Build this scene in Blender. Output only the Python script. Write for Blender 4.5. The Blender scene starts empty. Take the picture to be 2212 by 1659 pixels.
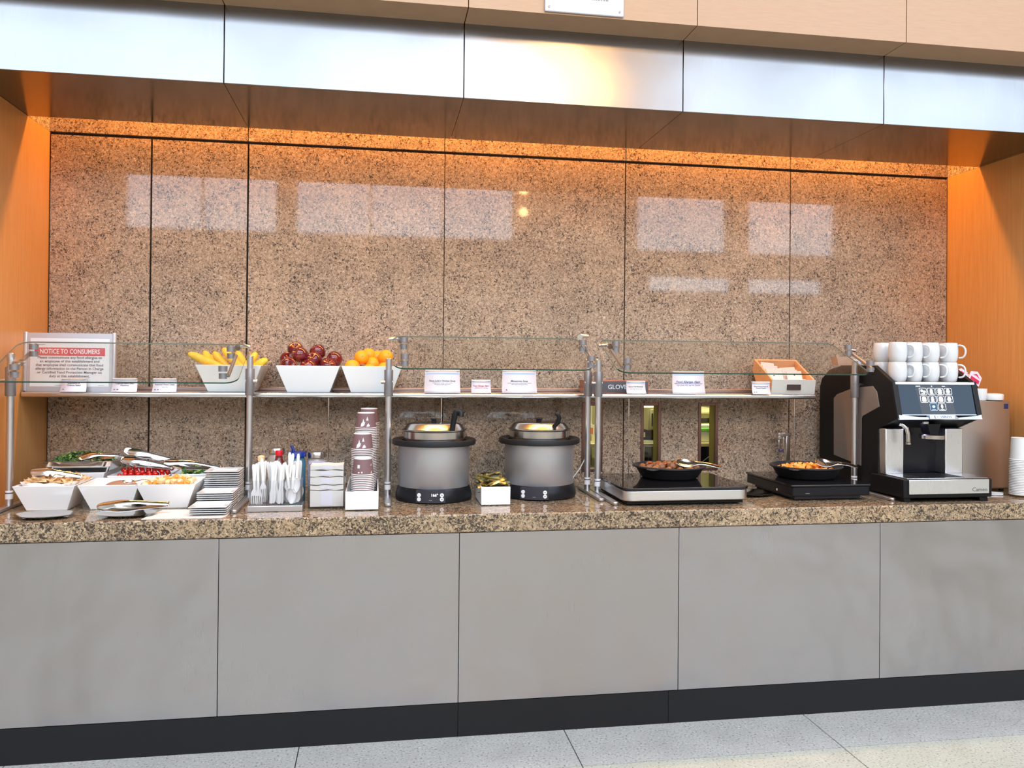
import bpy, bmesh, math, random
from mathutils import Vector, Matrix, Euler
random.seed(7)
PI = math.pi
C = bpy.context.scene.collection
sc = bpy.context.scene

# ---------------------------------------------------------------- camera, world, exposure
yaw, pit, rol = .1623, .00518, .00909
F0 = Vector((math.sin(yaw), math.cos(yaw), 0)); R0 = Vector((math.cos(yaw), -math.sin(yaw), 0)); ZZ = Vector((0, 0, 1))
Fw = F0*math.cos(pit)+ZZ*math.sin(pit); U0 = -F0*math.sin(pit)+ZZ*math.cos(pit)
Rt = R0*math.cos(rol)+U0*math.sin(rol); Up = U0*math.cos(rol)-R0*math.sin(rol)
cam = bpy.data.cameras.new('camera'); co = bpy.data.objects.new('camera', cam); C.objects.link(co)
m = Matrix((Rt, Up, -Fw)).transposed().to_4x4(); m.translation = Vector((0, -3.3312, 1.5185))
co.matrix_world = m
cam.sensor_width = 36; cam.lens = 1763.1/2212*36; cam.shift_y = -48.4/2212
cam.clip_start = .05; cam.clip_end = 200
sc.camera = co

w = bpy.data.worlds.new('sky'); sc.world = w; w.use_nodes = True
wt = w.node_tree; bg = wt.nodes['Background']; bg.inputs[0].default_value = (.71, .84, 1, 1)
_tc = wt.nodes.new('ShaderNodeTexCoord'); _sp = wt.nodes.new('ShaderNodeSeparateXYZ'); _mr = wt.nodes.new('ShaderNodeMapRange')
wt.links.new(_tc.outputs['Generated'], _sp.inputs[0]); wt.links.new(_sp.outputs[2], _mr.inputs[0])
_mr.inputs[1].default_value = .15; _mr.inputs[2].default_value = .9; _mr.inputs[3].default_value = 6.6; _mr.inputs[4].default_value = 6.6   # overcast sky, brighter overhead
wt.links.new(_mr.outputs[0], bg.inputs[1])
sc.view_settings.view_transform = 'Standard'; sc.view_settings.look = 'None'
sc.view_settings.gamma = 1; sc.view_settings.exposure = 0.0
sc.cycles.max_bounces = 8; sc.cycles.glossy_bounces = 4; sc.cycles.transmission_bounces = 8
sc.cycles.sample_clamp_indirect = 6; sc.cycles.caustics_reflective = False; sc.cycles.caustics_refractive = False

def area(name, loc, rot, sx, sy, power, col=(1, 1, 1), portal=False, spread=PI):
    l = bpy.data.lights.new(name, 'AREA'); l.shape = 'RECTANGLE'; l.size = sx; l.size_y = sy; l.energy = power; l.color = col
    l.spread = spread
    if portal: l.cycles.is_portal = True
    o = bpy.data.objects.new(name, l); C.objects.link(o); o.location = loc; o.rotation_euler = rot
    return o
YW = -12.0; ZC = 9.2          # rear wall and ceiling of the hall behind the camera
COVE = area('cove_light', (.82, .785, 3.0), (0, 0, 0), 4.6, .06, 60, (1, .47, .10))

# ---------------------------------------------------------------- materials
MATS = {}
def mat(name, col, rough=.5, metal=0., spec=.5, coat=0., emit=None, estr=0., trans=0., ior=1.45, alpha=1., aniso=0.):
    m = bpy.data.materials.new(name); m.use_nodes = True
    b = m.node_tree.nodes['Principled BSDF']
    b.inputs['Base Color'].default_value = (*col, 1); b.inputs['Roughness'].default_value = rough
    b.inputs['Metallic'].default_value = metal; b.inputs['Specular IOR Level'].default_value = spec
    b.inputs['Coat Weight'].default_value = coat; b.inputs['IOR'].default_value = ior
    b.inputs['Transmission Weight'].default_value = trans; b.inputs['Alpha'].default_value = alpha
    b.inputs['Anisotropic'].default_value = aniso
    if emit: b.inputs['Emission Color'].default_value = (*emit, 1); b.inputs['Emission Strength'].default_value = estr
    MATS[name] = m
    return m
def srgb(r, g, b):
    f = lambda c: (c/255/12.92 if c/255 <= .04045 else ((c/255+.055)/1.055)**2.4)
    return (f(r), f(g), f(b))
class NT:
    def __init__(s, m): s.t = m.node_tree; s.b = s.t.nodes['Principled BSDF']
    def n(s, typ, ins=None, **kw):
        x = s.t.nodes.new(typ)
        for k, v in kw.items(): setattr(x, k, v)
        for k, v in (ins or {}).items():
            if hasattr(v, 'links') or isinstance(v, bpy.types.NodeSocket): s.t.links.new(v, x.inputs[k])
            else: x.inputs[k].default_value = v
        return x
    def ramp(s, fac, pts, interp='LINEAR'):
        x = s.t.nodes.new('ShaderNodeValToRGB'); x.color_ramp.interpolation = interp
        e = x.color_ramp.elements
        while len(e) > 1: e.remove(e[-1])
        e[0].position = pts[0][0]; e[0].color = (*pts[0][1], 1)
        for p, c in pts[1:]:
            q = e.new(p); q.color = (*c, 1)
        s.t.links.new(fac, x.inputs[0]); return x.outputs[0]
    def mix(s, a, b, f, mode='MIX'):
        x = s.t.nodes.new('ShaderNodeMix'); x.data_type = 'RGBA'; x.blend_type = mode
        for k, v in (('A', a), ('B', b)):
            sk = [i for i in x.inputs if i.name == k and i.type == 'RGBA'][0]
            if isinstance(v, bpy.types.NodeSocket): s.t.links.new(v, sk)
            else: sk.default_value = (*v, 1)
        fs = x.inputs[0]
        if isinstance(f, bpy.types.NodeSocket): s.t.links.new(f, fs)
        else: fs.default_value = f
        return [o for o in x.outputs if o.type == 'RGBA'][0]
    def link(s, a, k): s.t.links.new(a, s.b.inputs[k])
G = (0, 0, 0); W1 = (1, 1, 1)
def granite(name, sc_=1., rough=.07, bright=1., dk=0., tint=(1, 1, 1)):
    m = mat(name, (.4, .3, .2), rough, spec=.5); t = NT(m)
    co_ = t.n('ShaderNodeTexCoord').outputs['Object']
    def noise(scale, det=3, dist=0., rgh=.55, off=0.):
        mp = t.n('ShaderNodeMapping', {'Vector': co_}); mp.inputs['Location'].default_value = (off, off*1.7, off*.6)
        return t.n('ShaderNodeTexNoise', {'Vector': mp.outputs[0], 'Scale': scale*sc_, 'Detail': det, 'Distortion': dist, 'Roughness': rgh}).outputs[0]
    k = bright
    base = t.ramp(noise(48, 3, .9), [(.30, (.24*k, .17*k, .115*k)), (.45, (.38*k, .28*k, .20*k)), (.58, (.47*k, .355*k, .26*k)), (.75, (.60*k, .475*k, .36*k))])
    vor = t.n('ShaderNodeTexVoronoi', {'Vector': co_, 'Scale': 120*sc_, 'Randomness': 1.}, feature='F1')
    bw = t.n('ShaderNodeRGBToBW', {0: vor.outputs['Color']}).outputs[0]
    grain = t.ramp(bw, [(.15, (.66, .64, .62)), (.5, (.98, .97, .96)), (.85, (1.22, 1.20, 1.18))])
    base = t.mix(base, grain, .6, 'MULTIPLY')
    big = t.ramp(noise(1.6, 3, .6, off=3.), [(.32, (.82, .82, .84)), (.55, (1, 1, 1)), (.72, (1.14, 1.06, 1.0))])
    base = t.mix(base, big, .8, 'MULTIPLY')
    # dark mineral veins: short curled flecks, denser in drifts
    v1 = noise(66, 4, 1.3, .60, off=5.)
    md = t.n('ShaderNodeMapRange', {0: noise(6, 3, 0, off=9.), 1: .3, 2: .7, 3: -.035+dk, 4: .04+dk}).outputs[0]
    add = t.n('ShaderNodeMath', {0: v1, 1: md}, operation='ADD').outputs[0]
    dark = t.ramp(add, [(.0, G), (.548, G), (.585, (.85, .85, .85)), (.64, W1)])
    col = t.mix(base, (.055*k, .040*k, .036*k), dark)
    v2 = t.n('ShaderNodeMath', {0: noise(125, 3, 1., .55, off=21.), 1: md}, operation='ADD').outputs[0]
    col = t.mix(col, (.04*k, .03*k, .03*k), t.ramp(v2, [(0, G), (.60, G), (.66, (.85, .85, .85))]))
    fl = t.ramp(noise(70, 2, 1.5, .5, off=13.), [(0, G), (.645, G), (.70, (.8, .8, .8))])
    col = t.mix(col, (.74*k, .62*k, .52*k), fl)
    col = t.mix(col, tint, 1., 'MULTIPLY')
    t.link(col, 'Base Color')
    return m
def metal(name, col, rough=.3, nz=.06, stretch=(1, 1, 60), aniso=0.):
    m = mat(name, col, rough, 1., aniso=aniso); t = NT(m)
    co_ = t.n('ShaderNodeTexCoord').outputs['Object']
    mp = t.n('ShaderNodeMapping', {'Vector': co_}); mp.inputs['Scale'].default_value = stretch
    a = t.n('ShaderNodeTexNoise', {'Vector': mp.outputs[0], 'Scale': 8., 'Detail': 3.}).outputs[0]
    b = t.n('ShaderNodeTexNoise', {'Vector': co_, 'Scale': 1.6, 'Detail': 3.}).outputs[0]
    s = t.n('ShaderNodeMath', {0: a, 1: b}, operation='ADD').outputs[0]
    r = t.n('ShaderNodeMapRange', {0: s, 1: .6, 2: 1.4, 3: rough-nz, 4: rough+nz}).outputs[0]
    t.link(r, 'Roughness'); return m
def wavy(m, scale, dist, strength=.5):
    t = NT(m); co_ = t.n('ShaderNodeTexCoord').outputs['Object']
    h = t.n('ShaderNodeTexNoise', {'Vector': co_, 'Scale': scale, 'Detail': 2.}).outputs[0]
    b = t.n('ShaderNodeBump', {'Height': h, 'Strength': strength, 'Distance': dist}); t.link(b.outputs[0], 'Normal')
def wood(name, c1, c2, scale=(30, 30, 1.2), rough=.35):
    m = mat(name, c1, rough); t = NT(m)
    co_ = t.n('ShaderNodeTexCoord').outputs['Object']
    mp = t.n('ShaderNodeMapping', {'Vector': co_}); mp.inputs['Scale'].default_value = scale
    a = t.n('ShaderNodeTexNoise', {'Vector': mp.outputs[0], 'Scale': 3., 'Detail': 5., 'Roughness': .65}).outputs[0]
    t.link(t.ramp(a, [(.3, c2), (.7, c1)]), 'Base Color'); return m
def speckle(name, c1, c2, c3, s, rough=.4):
    m = mat(name, c1, rough); t = NT(m)
    co_ = t.n('ShaderNodeTexCoord').outputs['Object']
    a = t.n('ShaderNodeTexNoise', {'Vector': co_, 'Scale': s, 'Detail': 2.}).outputs[0]
    b = t.n('ShaderNodeTexNoise', {'Vector': co_, 'Scale': s*.06, 'Detail': 2.}).outputs[0]
    col = t.ramp(a, [(.30, c2), (.42, c1), (.6, c1), (.72, c3)])
    col = t.mix(col, t.ramp(b, [(.3, (.93, .93, .93)), (.7, (1.05, 1.05, 1.05))]), 1., 'MULTIPLY')
    t.link(col, 'Base Color'); return m

GRAN = granite('granite_wall', 1.6, .036, 1.2, -.006)
GTOP = granite('granite_top', 1.15, .05, .88, .030, (1, .96, .82))
PANEL = metal('brushed_panel', (.43, .415, .43), .31, .05, (60, 60, 1))
FASC = metal('brushed_fascia', (.255, .255, .26), .22, .03, (60, 60, 1))
wavy(PANEL, 2.6, .05, .6); wavy(FASC, 2.0, .02, .25)
SOFF = metal('soffit_metal', (.17, .162, .16), .15, .05, (1, 1, 1))
STEEL = mat('stainless', (.62, .61, .60), .18, 1.)
POLISH = mat('polished_steel', (.68, .67, .66), .10, 1.)
ALU = mat('aluminium', (.62, .62, .64), .28, .9)
GREYM = mat('grey_casting', srgb(140, 136, 138), .38, .6)
DARK = mat('dark_gap', (.012, .011, .011), .7)
BASE = mat('black_base', (.010, .010, .011), .38, spec=.3)
WOODO = wood('orange_maple', srgb(212, 154, 94), srgb(198, 138, 78))
WOODT = wood('tan_maple', srgb(182, 146, 117), srgb(175, 138, 108), (4, 4, 60))
TERR = speckle('terrazzo', (.44, .42, .385), (.17, .17, .17), (.60, .60, .58), 110, .25)
TERR2 = speckle('terrazzo_warm', (.48, .465, .37), (.22, .22, .18), (.62, .62, .52), 110, .25)
WHITE = mat('white_melamine', (.88, .88, .88), .16)
CERAM = mat('white_ceramic', (.80, .80, .80), .12, coat=.3)
MUGM = mat('mug_white', (.62, .62, .63), .10, coat=.3)
PAPER = mat('white_paper', (.80, .79, .79), .8)
PLAST = mat('white_plastic', (.76, .75, .73), .3)
BLK = mat('black_plastic', (.008, .008, .010), .32, spec=.3)
BLKM = mat('matte_black', (.011, .011, .012), .5, spec=.3)
BGLASS = mat('black_glass', (.008, .008, .010), .03, spec=.6)
HALLW = mat('hall_wall', srgb(188, 172, 158), .7)
HALLC = mat('hall_ceiling', (.72, .70, .68), .8)
TXT = mat('text_grey', srgb(95, 95, 110), .6)
TXTB = mat('text_blue', srgb(70, 95, 150), .6)
TXTR = mat('text_red', srgb(190, 60, 70), .6)
TXTW = mat('text_white', (.85, .85, .85), .5)
def glass(name, tint, op=.06, ior=1.45):
    m = bpy.data.materials.new(name); m.use_nodes = True; nt = m.node_tree; nt.nodes.clear()
    o = nt.nodes.new('ShaderNodeOutputMaterial'); tr = nt.nodes.new('ShaderNodeBsdfTransparent'); gl = nt.nodes.new('ShaderNodeBsdfGlossy')
    tr.inputs[0].default_value = (*tint, 1); gl.inputs['Roughness'].default_value = .02
    lw = nt.nodes.new('ShaderNodeLayerWeight'); lw.inputs[0].default_value = .5
    pw = nt.nodes.new('ShaderNodeMath'); pw.operation = 'POWER'; nt.links.new(lw.outputs['Facing'], pw.inputs[0]); pw.inputs[1].default_value = 5
    fr = nt.nodes.new('ShaderNodeMapRange'); nt.links.new(pw.outputs[0], fr.inputs[0]); fr.inputs[3].default_value = .04; fr.inputs[4].default_value = 1.
    mx = nt.nodes.new('ShaderNodeMixShader'); nt.links.new(fr.outputs[0], mx.inputs[0])
    nt.links.new(tr.outputs[0], mx.inputs[1]); nt.links.new(gl.outputs[0], mx.inputs[2]); nt.links.new(mx.outputs[0], o.inputs[0])
    return m
GLASS = glass('clear_glass', (.975, .99, .98))
GEDGE = mat('glass_edge', (.012, .06, .04), .08)
GEDG2 = mat('glass_edge_lit', (.22, .27, .22), .15)  # same glass, painted paler for the light its upper and side edges catch
ACRYL = glass('clear_acrylic', (.95, .95, .96))

# ---------------------------------------------------------------- mesh helpers
class MB:
    def __init__(s): s.v = []; s.f = []; s.mi = []; s.cur = 0
    def add(s, vs, fs):
        b = len(s.v); s.v += [tuple(v) for v in vs]; s.f += [tuple(i+b for i in f) for f in fs]; s.mi += [s.cur]*len(fs); return s
    def mat(s, i): s.cur = i; return s
    def box(s, x0, x1, y0, y1, z0, z1, M=None):
        vs = [Vector((x, y, z)) for z in (z0, z1) for y in (y0, y1) for x in (x0, x1)]
        if M is not None: vs = [M @ v for v in vs]
        return s.add(vs, [(0, 2, 3, 1), (4, 5, 7, 6), (0, 1, 5, 4), (2, 6, 7, 3), (0, 4, 6, 2), (1, 3, 7, 5)])
    def prism(s, poly, axis, a, b, M=None):
        n = len(poly); vs = []
        for t in (a, b):
            for p, q in poly:
                v = Vector((t, p, q)) if axis == 'x' else Vector((p, t, q)) if axis == 'y' else Vector((p, q, t))
                vs.append(M @ v if M is not None else v)
        fs = [tuple(range(n-1, -1, -1)), tuple(range(n, 2*n))]+[(i, (i+1) % n, n+(i+1) % n, n+i) for i in range(n)]
        return s.add(vs, fs)
    def lathe(s, prof, c=(0, 0, 0), seg=24, M=None):
        vs = []; fs = []; n = len(prof)
        for r, z in prof:
            for k in range(seg):
                a = 2*PI*k/seg; v = Vector((c[0]+r*math.cos(a), c[1]+r*math.sin(a), c[2]+z)); vs.append(M @ v if M is not None else v)
        for i in range(n-1):
            for k in range(seg):
                fs.append((i*seg+k, i*seg+(k+1) % seg, (i+1)*seg+(k+1) % seg, (i+1)*seg+k))
        if prof[0][0] > 1e-5: fs.append(tuple(range(seg-1, -1, -1)))
        if prof[-1][0] > 1e-5: fs.append(tuple((n-1)*seg+k for k in range(seg)))
        return s.add(vs, fs)
    def tube(s, pts, r, seg=10, sx=1., up=None):
        pts = [Vector(p) for p in pts]; n = len(pts); rs = r if isinstance(r, (list, tuple)) else [r]*n
        vs = []; fs = []
        ref = Vector(up) if up else None
        for i, p in enumerate(pts):
            d = (pts[min(i+1, n-1)]-pts[max(i-1, 0)]).normalized()
            if ref is None: ref = Vector((0, 0, 1)) if abs(d.z) < .9 else Vector((0, 1, 0))
            u = d.cross(ref).normalized(); v = u.cross(d).normalized(); ref = v if not up else ref
            for k in range(seg):
                a = 2*PI*k/seg; vs.append(p+u*math.cos(a)*rs[i]*sx+v*math.sin(a)*rs[i])
        for i in range(n-1):
            for k in range(seg): fs.append((i*seg+k, i*seg+(k+1) % seg, (i+1)*seg+(k+1) % seg, (i+1)*seg+k))
        fs.append(tuple(range(seg-1, -1, -1))); fs.append(tuple((n-1)*seg+k for k in range(seg)))
        return s.add(vs, fs)
    def cyl(s, p0, p1, r, seg=16): return s.tube([p0, p1], r, seg)
    def build(s, name, mats, parent=None, loc=None, rot=None, bevel=0., bseg=2, smooth=True, sub=0, solid=0.):
        me = bpy.data.meshes.new(name); me.from_pydata(s.v, [], s.f); me.update()
        bm = bmesh.new(); bm.from_mesh(me); bmesh.ops.recalc_face_normals(bm, faces=bm.faces); bm.to_mesh(me); bm.free()
        ms = mats if isinstance(mats, (list, tuple)) else [mats]
        for m_ in ms: me.materials.append(m_)
        if len(ms) > 1: me.polygons.foreach_set('material_index', s.mi)
        if smooth: me.shade_smooth(); me.set_sharp_from_angle(angle=math.radians(38))
        o = bpy.data.objects.new(name, me); C.objects.link(o)
        if parent: o.parent = parent
        if loc is not None: o.location = loc
        if rot is not None: o.rotation_euler = rot
        if solid:
            q = o.modifiers.new('solid', 'SOLIDIFY'); q.thickness = solid; q.offset = 0
        if bevel:
            q = o.modifiers.new('bevel', 'BEVEL'); q.width = bevel; q.segments = bseg; q.limit_method = 'ANGLE'; q.angle_limit = math.radians(40)
        if sub:
            q = o.modifiers.new('sub', 'SUBSURF'); q.levels = sub; q.render_levels = sub
        return o
def box(name, m, b, parent=None, bevel=0., **k): return MB().box(*b).build(name, m, parent, bevel=bevel, **k)
def tag(o, label, cat, group=None, kind=None):
    if label: o['label'] = label
    if cat: o['category'] = cat
    if group: o['group'] = group
    if kind: o['kind'] = kind
    return o
def thing(name, label, cat, loc=(0, 0, 0), rz=0., group=None, rot=None, kind=None):
    o = bpy.data.objects.new(name, None); C.objects.link(o); o.empty_display_size = .05
    o.location = loc; o.rotation_euler = rot if rot is not None else (0, 0, rz)
    return tag(o, label, cat, group, kind)
def dup(o, loc=None, rot=None, label=None, group=None, parent=None, scale=None):
    c = o.copy(); C.objects.link(c)
    if parent is not None: c.parent = parent
    if loc is not None: c.location = loc
    if rot is not None: c.rotation_euler = rot
    if scale is not None: c.scale = scale
    if label: c['label'] = label
    if group: c['group'] = group
    for ch in [x for x in KIDS.get(o.name, [])]:
        d = ch.copy(); C.objects.link(d); d.parent = c; KIDS.setdefault(c.name, []).append(d)
        for g in KIDS.get(ch.name, []):
            e = g.copy(); C.objects.link(e); e.parent = d; KIDS.setdefault(d.name, []).append(e)
    return c
KIDS = {}
def kids(*objs):
    for o in objs:
        KIDS[o.name] = list(o.children)
        for ch in o.children: KIDS[ch.name] = list(ch.children)
_vl = bpy.context.view_layer
def text(body, size, m, parent, x=0, z=0, y=0, align='CENTER', name='lettering', ext=.0002, bold=0., rot=(PI/2, 0, 0), sx=1., spacing=1., line=1.):
    cu = bpy.data.curves.new(name, 'FONT'); cu.body = body; cu.size = size; cu.align_x = align; cu.align_y = 'CENTER'
    cu.extrude = ext; cu.offset = bold; cu.space_character = spacing; cu.resolution_u = 2; cu.space_line = line
    t = bpy.data.objects.new(name, cu); C.objects.link(t); _vl.update()
    me = bpy.data.meshes.new_from_object(t); bpy.data.objects.remove(t); me.materials.clear(); me.materials.append(m)
    o = bpy.data.objects.new(name, me); C.objects.link(o); o.parent = parent; o.location = (x, y, z); o.rotation_euler = rot; o.scale = (sx, 1, 1)
    return o
ORD = ['topmost', 'second', 'third', 'fourth', 'fifth', 'sixth', 'seventh', 'eighth', 'ninth', 'tenth', 'eleventh', 'twelfth', 'thirteenth', 'fourteenth', 'fifteenth', 'sixteenth', 'seventeenth', 'eighteenth', 'nineteenth', 'twentieth']
def nth(i):
    if i < 20: return ORD[i]
    t = {2: 'twenty', 3: 'thirty', 4: 'forty'}[(i+1)//10]; u = (i+1) % 10
    if u == 0: return {2: 'twentieth', 3: 'thirtieth', 4: 'fortieth'}[(i+1)//10]
    return t+'-'+['first', 'second', 'third', 'fourth', 'fifth', 'sixth', 'seventh', 'eighth', 'ninth'][u-1]
def Rx(a): return Matrix.Rotation(a, 4, 'X')
def Ry(a): return Matrix.Rotation(a, 4, 'Y')
def Rz(a): return Matrix.Rotation(a, 4, 'Z')
def T(x, y, z): return Matrix.Translation((x, y, z))

XL, XR, YB, ZS = -1.556, 3.197, .8596, 2.615
SEAMS = [-2.494, -1.551, -.608, .335, 1.278, 2.221, 3.164, 4.107]

# ================================================================ SETTING
# ---- niche back wall: granite slabs over a dark substrate, three slit windows
WIN = [(1.062, 1.176), (1.385, 1.499), (1.708, 1.822)]; WZ = (.962, 1.328)
wb = tag(MB().build('wall_back', DARK), 'speckled tan granite wall at the back of the niche', None, kind='structure')
def holed(x0, x1, z0, z1, y0, y1):
    m_ = MB(); hs = [h for h in WIN if h[0] < x1 and h[1] > x0] if z0 < WZ[1] else []
    xs = sorted({x0, x1, *[min(max(v, x0), x1) for h in hs for v in h]})
    for a, b in zip(xs, xs[1:]):
        if any(h[0] <= a+1e-6 and h[1] >= b-1e-6 for h in hs): m_.box(a, b, y0, y1, z0, WZ[0]); m_.box(a, b, y0, y1, WZ[1], z1)
        else: m_.box(a, b, y0, y1, z0, z1)
    return m_
holed(XL-.3, XR+.3, .80, 3.3, YB+.014, YB+.09).build('substrate', DARK, wb)
gs = [(XL+.002, .004), (-1.096, .0045), (-.644, .0045), (.328, .002), (1.29, .003), (2.234, .003), (XR-.002, .004)]
for i in range(6):
    a = gs[i][0]+gs[i][1]; b = gs[i+1][0]-gs[i+1][1]
    holed(a, b, .85, 2.603, YB, YB+.014).build('granite_panel', GRAN, wb)
holed(XL, -.648, 2.618, 3.05, YB, YB+.014).build('granite_panel', GRAN, wb)
for a, b in ((-.644, .324), (.328, 1.29), (1.294, 2.23), (2.234, XR)):
    holed(a, b, 2.618, 3.05, YB, YB+.014).build('granite_panel', GRAN, wb)
# ---- side walls
for nm, s, x in (('wall_left', -1, XL), ('wall_right', 1, XR)):
    m_ = MB(); a, b = (x-.12, x) if s < 0 else (x, x+.12)
    m_.box(a, b, 0., YB+.01, .88, ZS)
    o = m_.build(nm, WOODO); tag(o, 'orange wood side wall of the serving niche', None, kind='structure')
    p = MB().box(a, b, .60, YB, ZS+.001, 3.05).build('granite_return', GRAN, o)
    m_ = MB().box(*((-11, x-.12) if s < 0 else (x+.12, 16)), 0.0, .1, .91, 2.61); q = m_.build('wall_front', WOODO); tag(q, None, None, kind='structure')
# ---- metal fascia and soffit
tr = tag(MB().build('trim_1', FASC), 'brushed metal fascia and soffit over the niche', None, kind='structure')
for a, b in zip(SEAMS, SEAMS[1:]):
    MB().box(a+.0012, b-.0012, 0, .012, ZS, 2.93).build('fascia_panel', FASC, tr, bevel=.0015)
    MB().box(a+.001, b-.001, .0125, .612, ZS, ZS+.012).build('soffit_panel', SOFF, tr)
MB().box(SEAMS[0], SEAMS[-1], .0125, .60, ZS+.0125, 3.05).build('soffit_body', DARK, tr)
MB().box(XL, XR, .60, .612, ZS+.0125, 3.05).build('cove_board', WOODT, tr)
MB().box(XL, XR, .60, YB+.01, 3.05, 3.08).build('cove_lid', mat('cove_white', (.7, .66, .6), .7), tr)
# ---- wood bulkhead above
tb = tag(MB().build('trim_2', WOODT), 'tan wood bulkhead above the metal fascia', None, kind='structure')
for a, b in zip(SEAMS, SEAMS[1:]):
    MB().box(a+.002, b-.002, -.155, -.137, 2.921, 4.2).build('wood_panel', WOODT, tb)
    MB().box(a+.002, b-.002, -.137, .02, 2.921, 2.939).build('wood_soffit_panel', WOODT, tb)
MB().box(-2.6, 4.2, -.1365, .02, 2.94, 4.2).build('bulkhead_body', DARK, tb)
tag(MB().box(-11, 16, -.12, .1, 4.2, ZC).build('wall_above', HALLW), None, None, kind='structure')
for a, b in ((-11, -2.6), (4.2, 16)): tag(MB().box(a, b, -.12, .1, 2.612, 4.2).build('wall_above', HALLW), None, None, kind='structure')
v = thing('vent_cover', 'pale metal vent cover plate screwed to the wood bulkhead', 'vent', (.800, -.156, 3.0785))
MB().box(-.163, .163, -.010, 0, -.152, .15).build('cover_plate', mat('vent_paint', srgb(200, 202, 215), .35, .3), v, bevel=.004)
for sx in (-.145, .145):
    for sz in (-.133, .133): MB().cyl((sx, -.0125, sz), (sx, -.010, sz), .005, 12).build('screw', GREYM, v)
for r in range(5):
    m_ = MB()
    for k in range(28): m_.box(-.085+k*.0066, -.0825+k*.0066, -.0108, -.010, -.095+r*.045, -.070+r*.045)
    m_.build('slot_row', DARK, v)
# ---- counter front
cf = tag(MB().build('wall_counter_front', PANEL), 'brushed metal panels cladding the counter front', None, kind='structure')
for a, b in zip(SEAMS, SEAMS[1:]): MB().box(a+.0012, b-.0012, .004, .018, .139, .832).build('metal_panel', PANEL, cf, bevel=.001)
MB().box(SEAMS[0], SEAMS[-1], .0185, YB, 0, .832).build('counter_core', DARK, cf)
bs = tag(MB().build('baseboard_front', BASE), 'black kick plate under the metal counter panels', None, kind='structure')
for a, b in ((-2.5, -1.551), (-1.549, .334), (.336, 1.234), (1.236, 4.1)): MB().box(a, b, .003, .018, 0, .137).build('kick_panel', BASE, bs)
ct = MB().box(SEAMS[0], SEAMS[-1], -.006, YB-.0005, .8346, .91).build('countertop', GTOP, bevel=.006, bseg=3)
tag(ct, 'thick speckled granite countertop running the whole width of the niche', 'countertop')
# ---- floor
fl = tag(MB().box(-11, 16, YW, .1, -.08, -.004).build('floor', DARK), 'terrazzo floor slabs with dark joints', None, kind='structure')
fx = [-11]+[-.295+1.075*k for k in range(-9, 15)]+[16]
ys = [.003, -.309]+[-.309-1.075*k for k in range(1, 11)]+[YW]
for j in range(len(ys)-1):
    m_ = MB()
    for a, b in zip(fx, fx[1:]): m_.box(a+.002, b-.002, ys[j+1]+.002, ys[j]-(.002 if j else 0), -.0039, 0)
    m_.build('floor_slabs', TERR if j == 0 else TERR2, fl)
# ---- hall behind the camera: rear wall with windows, ceiling with an opening added for overhead light, side walls
wr = MB()
opens = [(-4.95, -2.06, 4.15, 8.4), (-1.68, 2.8, 4.15, 8.4), (5.53, 7.58, 4.03, 8.4), (8.1, 10.2, 4.03, 8.4), (-9.5, -5.1, 5.6, 8.4), (10.5, 15, 5.6, 8.4), (5.8, 7.7, 3.15, 3.55), (8.1, 9.9, 3.15, 3.55)]
xs = sorted({-11, 16, *[v for o in opens for v in o[:2]]})
zs = sorted({0, ZC, *[v for o in opens for v in o[2:]]})
for a, b in zip(xs, xs[1:]):
    for c, d in zip(zs, zs[1:]):
        if not any(o[0] <= a+1e-6 and o[1] >= b-1e-6 and o[2] <= c+1e-6 and o[3] >= d-1e-6 for o in opens): wr.box(a, b, YW-.2, YW, c, d)
tag(wr.build('wall_rear', HALLW), None, None, kind='structure')
for i, o in enumerate(opens):
    a, b, c, d = o
    m_ = MB(); n_ = max(1, round((b-a)/1.5))
    m_.box(a, b, YW-.14, YW-.08, c, c+.05).box(a, b, YW-.14, YW-.08, d-.05, d)
    for k in range(n_+1): xx = a+(b-a)*k/n_; m_.box(max(a, xx-.02), min(b, xx+.02), YW-.14, YW-.08, c, d)
    tag(m_.build('window_%d' % (i+4), ALU), None, None, kind='structure')
    if i < 6: area('window_portal', ((a+b)/2, YW+.02, (c+d)/2), (PI/2, 0, 0), b-a, d-c, 1, portal=True)
tag(MB().box(-11, 16, YW, .1, ZC, ZC+.2).build('ceiling_rear', HALLC), None, None, kind='structure')
cl = [o for o in C.objects if o.name == 'ceiling_rear'][0]
bpy.data.objects.remove(cl)
SK = (-6, 10, -9.5, -2.5)  # extent of the unseen ceiling opening, added to let in more daylight
m_ = MB().box(-11, SK[0], YW, .1, ZC, ZC+.2).box(SK[1], 16, YW, .1, ZC, ZC+.2).box(SK[0], SK[1], YW, SK[2], ZC, ZC+.2).box(SK[0], SK[1], SK[3], .1, ZC, ZC+.2)
for k in range(1, 6): m_.box(SK[0]+k*16/6-.05, SK[0]+k*16/6+.05, SK[2], SK[3], ZC, ZC+.2)
tag(m_.build('ceiling', HALLC), 'hall ceiling with a long opening added for overhead light', None, kind='structure')
area('added_opening_portal', (2, -6, ZC-.02), (0, 0, 0), 16, 7, 1, portal=True)
for nm, a, b in (('wall_far_left', -11.2, -11), ('wall_far_right', 16, 16.2)): tag(MB().box(a, b, YW, .1, 0, ZC+.2).build(nm, HALLW), None, None, kind='structure')
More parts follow.
